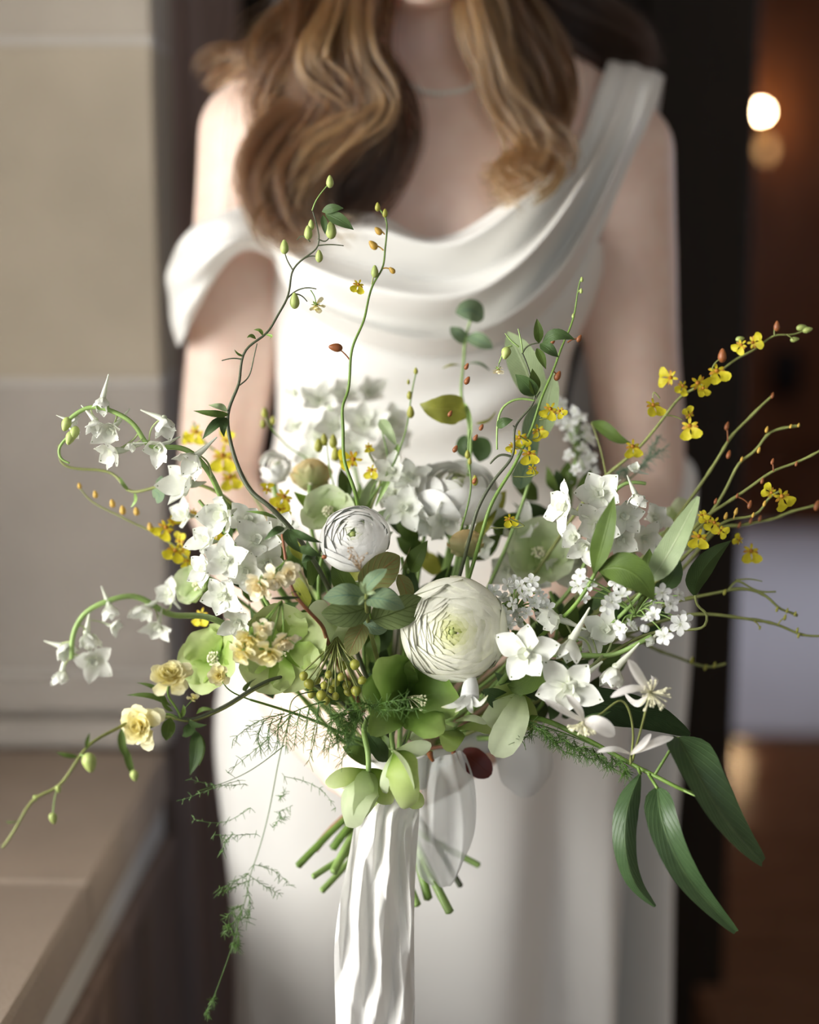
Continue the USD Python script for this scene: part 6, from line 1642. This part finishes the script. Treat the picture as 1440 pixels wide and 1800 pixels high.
# ---- leafy filling between the flowers
def filler(label, region, d, n, seed, mats, ln=62, w=34):
    rng = np.random.default_rng(seed)
    x0, y0, x1, y1 = region
    t = thing('foliage_sprig', label, 'foliage', P((x0 + x1) / 2, (y0 + y1) / 2, d))
    axis_pts = [P(x0 + (x1 - x0) * .5 + rng.normal() * 10, y0, d), P((x0 + x1) / 2, (y0 + y1) / 2, d), TIE * .5 + P((x0 + x1) / 2, y1, d) * .5, TIE]
    put('stem', tube(axis_pts, .0012, .0018, 6, 20), M_stem, t)
    for k in range(n):
        x, y = x0 + (x1 - x0) * rng.random(), y0 + (y1 - y0) * rng.random()
        bx, by = (x0 + x1) / 2, (y + y1) / 2
        dv = np.array([x - bx, y - by - 30])
        dv = dv / np.linalg.norm(dv)
        dd = d + .02 * rng.normal()
        l = ln * (.8 + .4 * rng.random())
        traced(t, 'leaf', mats[k % len(mats)], [(x - dv[0] * l / 2, y - dv[1] * l / 2, dd + .008), (x, y, dd), (x + dv[0] * l / 2, y + dv[1] * l / 2, dd + .004)], w * (.8 + .4 * rng.random()), turn=(.5 * rng.normal(), .4 * rng.normal(), 0), fold=.2, seed=seed + k, nu=9, nv=7)


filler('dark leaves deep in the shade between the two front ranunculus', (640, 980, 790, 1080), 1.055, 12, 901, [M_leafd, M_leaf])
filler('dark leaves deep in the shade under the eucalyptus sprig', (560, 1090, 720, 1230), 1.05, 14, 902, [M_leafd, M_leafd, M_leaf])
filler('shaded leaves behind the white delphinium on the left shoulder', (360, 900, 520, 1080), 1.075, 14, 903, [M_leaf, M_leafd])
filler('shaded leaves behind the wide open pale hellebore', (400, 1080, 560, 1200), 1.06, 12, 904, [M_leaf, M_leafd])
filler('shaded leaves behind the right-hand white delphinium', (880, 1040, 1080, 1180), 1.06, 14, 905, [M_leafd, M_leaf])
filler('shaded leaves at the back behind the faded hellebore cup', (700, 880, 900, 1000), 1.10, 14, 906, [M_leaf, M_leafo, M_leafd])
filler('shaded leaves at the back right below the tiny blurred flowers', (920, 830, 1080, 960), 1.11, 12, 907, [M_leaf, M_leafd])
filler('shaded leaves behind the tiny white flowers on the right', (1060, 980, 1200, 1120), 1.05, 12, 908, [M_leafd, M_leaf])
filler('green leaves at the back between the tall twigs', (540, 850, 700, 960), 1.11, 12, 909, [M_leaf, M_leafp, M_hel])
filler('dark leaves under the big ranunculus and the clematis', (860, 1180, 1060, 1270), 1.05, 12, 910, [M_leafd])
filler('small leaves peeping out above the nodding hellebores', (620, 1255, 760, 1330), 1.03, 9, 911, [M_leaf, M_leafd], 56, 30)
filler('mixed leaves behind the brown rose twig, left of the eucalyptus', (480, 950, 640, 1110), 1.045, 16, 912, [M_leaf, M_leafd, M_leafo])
t = thing('hellebore', 'white-green hellebore half hidden between the rose twig and the eucalyptus', 'hellebore', P(585, 1110, 1.01))
c = (590, 1140, 1.02)
traced(t, 'petal', M_help, [c, (568, 1112, 1.005), (562, 1080, 1.0), (572, 1058, 1.005)], 58, turn=(-.2, .1, 0), prof='broad', ruffle=.06, cup=.1, tint=(.5, .2, .05, 0), seed=421)
traced(t, 'petal', M_help, [c, (604, 1108, 1.0), (618, 1078, 1.0), (622, 1060, 1.005)], 50, turn=(.3, .1, 0), prof='broad', ruffle=.06, cup=.1, tint=(.5, .2, .05, 0), seed=422)
traced(t, 'petal', M_help, [c, (560, 1138, 1.01), (542, 1128, 1.01)], 44, turn=(-.3, .2, 0), prof='broad', cup=.1, tint=(.5, .2, .05, 0), seed=423)
stem_to_hands(t, P(*c), FWD, .0014, M_stemp)
t = thing('green_leaf_twig', 'fresh green leaf upright below the round white ranunculus', 'leaf', P(600, 1020, 1.01))
traced(t, 'leaf', M_leaf, [(618, 1052, 1.015), (602, 1020, 1.005), (584, 985, 1.005)], 40, turn=(-.1, .1, 0), fold=.15, seed=424)
stem_to_hands(t, P(618, 1052, 1.015), FWD, .0011, M_stem)
# leaves seen in the shade, each on its own
t = thing('green_leaf_twig', 'teal and green leaf pair right of the round white ranunculus', 'leaf', P(715, 1000, 1.03))
traced(t, 'leaf', M_leaf, [(722, 1005, 1.035), (734, 980, 1.025), (752, 950, 1.025)], 36, turn=(-.2, .2, 0), fold=.25, seed=191)
traced(t, 'leaf', M_eucr, [(705, 1000, 1.04), (712, 985, 1.03), (722, 960, 1.03)], 30, turn=(.4, .2, 0), fold=.2, seed=192)
stem_to_hands(t, P(718, 1006, 1.036), FWD, .0011, M_stem)
t = thing('dark_red_leaf', 'dark red leaf hanging beside the sheer ribbon under the bouquet', 'leaf', P(820, 1330, 1.04))
traced(t, 'leaf', M_red, [(812, 1322, 1.045), (836, 1340, 1.04), (862, 1364, 1.04)], 46, turn=(.1, 0, 0), prof='broad', fold=.1, seed=193)
put('stalk', tube(Q([(812, 1322, 1.045), (802, 1335, 1.045), (796, 1320, 1.05), (740, 1320, 1.06)]), .0012, .0012), M_twigr, t)
t = thing('red_twig', 'two short orange-red stems showing under the olive hellebore', 'stems', P(798, 1320, 1.03))
for a in ([(792, 1300, 1.03), (798, 1325, 1.03), (800, 1342, 1.03)], [(755, 1322, 1.03), (758, 1332, 1.03), (762, 1338, 1.03)]):
    put('stem', tube(np.vstack([Q(a), ]), .0022, .0010), M_budr, t)
# cut stem ends that belong to foliage
for k, (e, lb, m, r) in enumerate([(0, 'cut green stem end, furthest left under the hands', M_stem, .0026), (2, 'thick cut green stem end behind the others at left under the hands', M_stem, .0030), (6, 'stubby cut stem end just right of the ribbon', M_stem, .0031), (8, 'thin dark cut stem end at the right under the sheer ribbon', M_twig, .0020), (10, 'pinkish-brown cut stem end among the left stems', plain('pink_stem', (.36, .19, .12), .5), .0027)]):
    t = thing('trimmed_stalk', lb, 'stem', TIE)
    put('stem', tube([TIE + [.006 * k - .012, .02, .12], TIE + [.004 * k - .008, .0, 0], (TIE + ENDS[e]) / 2 + [0, 0, .003], ENDS[e]], r * .8, r, 8, 18), m, t)

# ---- ribbons
M_silk = look('white_silk_ribbon', {'p': ('principled_bsdf', {'base_color': (.88, .87, .84), 'roughness': .45, 'sheen_weight': .2}), 't': ('translucent_bsdf', {'color': (.85, .85, .82)}), 'x': ('mix_closure', {'fac': .25})}, [('p.BSDF', 'x.closure1'), ('t.BSDF', 'x.closure2')], 'x.closure')
M_sheer = look('sheer_silk_ribbon', {'p': ('principled_bsdf', {'base_color': (.84, .85, .84), 'roughness': .5}), 't': ('translucent_bsdf', {'color': (.80, .83, .84)}), 'x': ('mix_closure', {'fac': .45}), 'o': ('transparent_bsdf', {}), 'y': ('mix_closure', {'fac': .28})},
               [('p.BSDF', 'x.closure1'), ('t.BSDF', 'x.closure2'), ('x.closure', 'y.closure1'), ('o.BSDF', 'y.closure2')], 'y.closure')
t = thing('ribbon', 'crinkled white silk ribbon tail hanging straight down from the stems', 'ribbon', TIE)
rows = [Q([(648, 1392, 1.045), (668, 1390, 1.035), (690, 1388, 1.03), (712, 1388, 1.035), (728, 1390, 1.045)]), Q([(630, 1420, 1.035), (660, 1420, 1.025), (690, 1418, 1.022), (715, 1420, 1.026), (737, 1422, 1.036)]), Q([(612, 1510, 1.03), (644, 1512, 1.022), (680, 1512, 1.02), (710, 1510, 1.024), (732, 1510, 1.03)]),
        Q([(590, 1640, 1.03), (630, 1640, 1.022), (668, 1640, 1.02), (702, 1640, 1.024), (728, 1640, 1.03)]), Q([(590, 1800, 1.035), (630, 1800, 1.027), (668, 1800, 1.025), (702, 1800, 1.029), (729, 1800, 1.035)]), Q([(596, 2050, 1.045), (634, 2050, 1.037), (670, 2050, 1.035), (700, 2050, 1.039), (722, 2050, 1.045)])]
R = loft(rows, 70, 150)
v, u = np.meshgrid(np.linspace(0, 1, 150), np.linspace(0, 1, 70), indexing='ij')
nz = meshkit.fbm(np.stack([u * 3 + 1.5 * v, v * 5 - u * 1, u * 0], -1), 3, 5) - .5
n1, n2 = (meshkit.noise(np.stack([u * 1.2, v * 3.2, v * 0 + q], -1), 3) - .5 for q in (0, 7))
tri = lambda x: np.abs((x % 1) - .5) * 2
R += ((tri(u * 2.7 + .9 * v + .9 * n1) - .5) * .0085 + (tri(u * 3.9 - 1.3 * v + 1.1 * n2) - .5) * .0052 + (tri(u * 1.7 + 4.2 * v + 1.4 * n1) - .5) * .0036 + nz * .006)[..., None] * (-FWD) * np.clip(v * 8 + .2, 0, 1)[..., None]
put('tail', sheet(R), M_silk, t)
rows = [Q([(632, 1330 + 14 * k, 1.05 + .006 * (k == 0)), (660, 1336 + 14 * k, 1.036), (692, 1338 + 14 * k, 1.033), (724, 1336 + 14 * k, 1.036), (748, 1330 + 14 * k, 1.05), (730, 1326 + 14 * k, 1.085), (660, 1326 + 14 * k, 1.085), (632, 1330 + 14 * k, 1.05)]) for k in range(5)]
R = loft(rows, 60, 24)
put('wrap', sheet(R), M_silk, t, label='ribbon wound round the stems')
t = thing('ribbon', 'sheer bluish silk ribbon loop hanging right of the crinkled tail', 'ribbon', TIE)
rows = [Q([(748, 1342, 1.05), (772, 1330, 1.035), (800, 1322, 1.03), (818, 1326, 1.04)]), Q([(740, 1400, 1.05), (766, 1385, 1.03), (806, 1372, 1.025), (834, 1376, 1.04)]), Q([(733, 1470, 1.055), (764, 1462, 1.035), (806, 1454, 1.03), (836, 1444, 1.045)]), Q([(734, 1528, 1.06), (762, 1530, 1.045), (800, 1520, 1.04), (824, 1498, 1.05)]), Q([(760, 1552, 1.065), (775, 1558, 1.05), (790, 1556, 1.05), (800, 1540, 1.055)])]
R = loft(rows, 40, 50)
v, u = np.meshgrid(np.linspace(0, 1, 50), np.linspace(0, 1, 40), indexing='ij')
R += (.005 * np.sin(u * 9 + v * 5) + .004 * np.sin(u * 17 - v * 3))[..., None] * FWD
put('loop', sheet(R), M_sheer, t)
t = thing('ribbon', 'pale silk ribbon loop at the right, behind the hanging pale petal', 'ribbon', TIE + [.03, .02, 0])
rows = [Q([(850, 1300, 1.08), (890, 1285, 1.07), (925, 1262, 1.07), (950, 1262, 1.08)]), Q([(870, 1330, 1.08), (905, 1320, 1.065), (945, 1305, 1.06), (968, 1300, 1.075)]), Q([(880, 1370, 1.085), (915, 1370, 1.07), (950, 1362, 1.065), (972, 1350, 1.08)]), Q([(898, 1390, 1.09), (918, 1402, 1.08), (938, 1398, 1.078), (956, 1378, 1.085)])]
R = loft(rows, 30, 30)
put('loop', sheet(R), M_sheer, t)
put('loop_end', tube(Q([(852, 1300, 1.08), (800, 1320, 1.07), (740, 1350, 1.06)]), [.010, .008, .006], sides=8), M_silk, t)
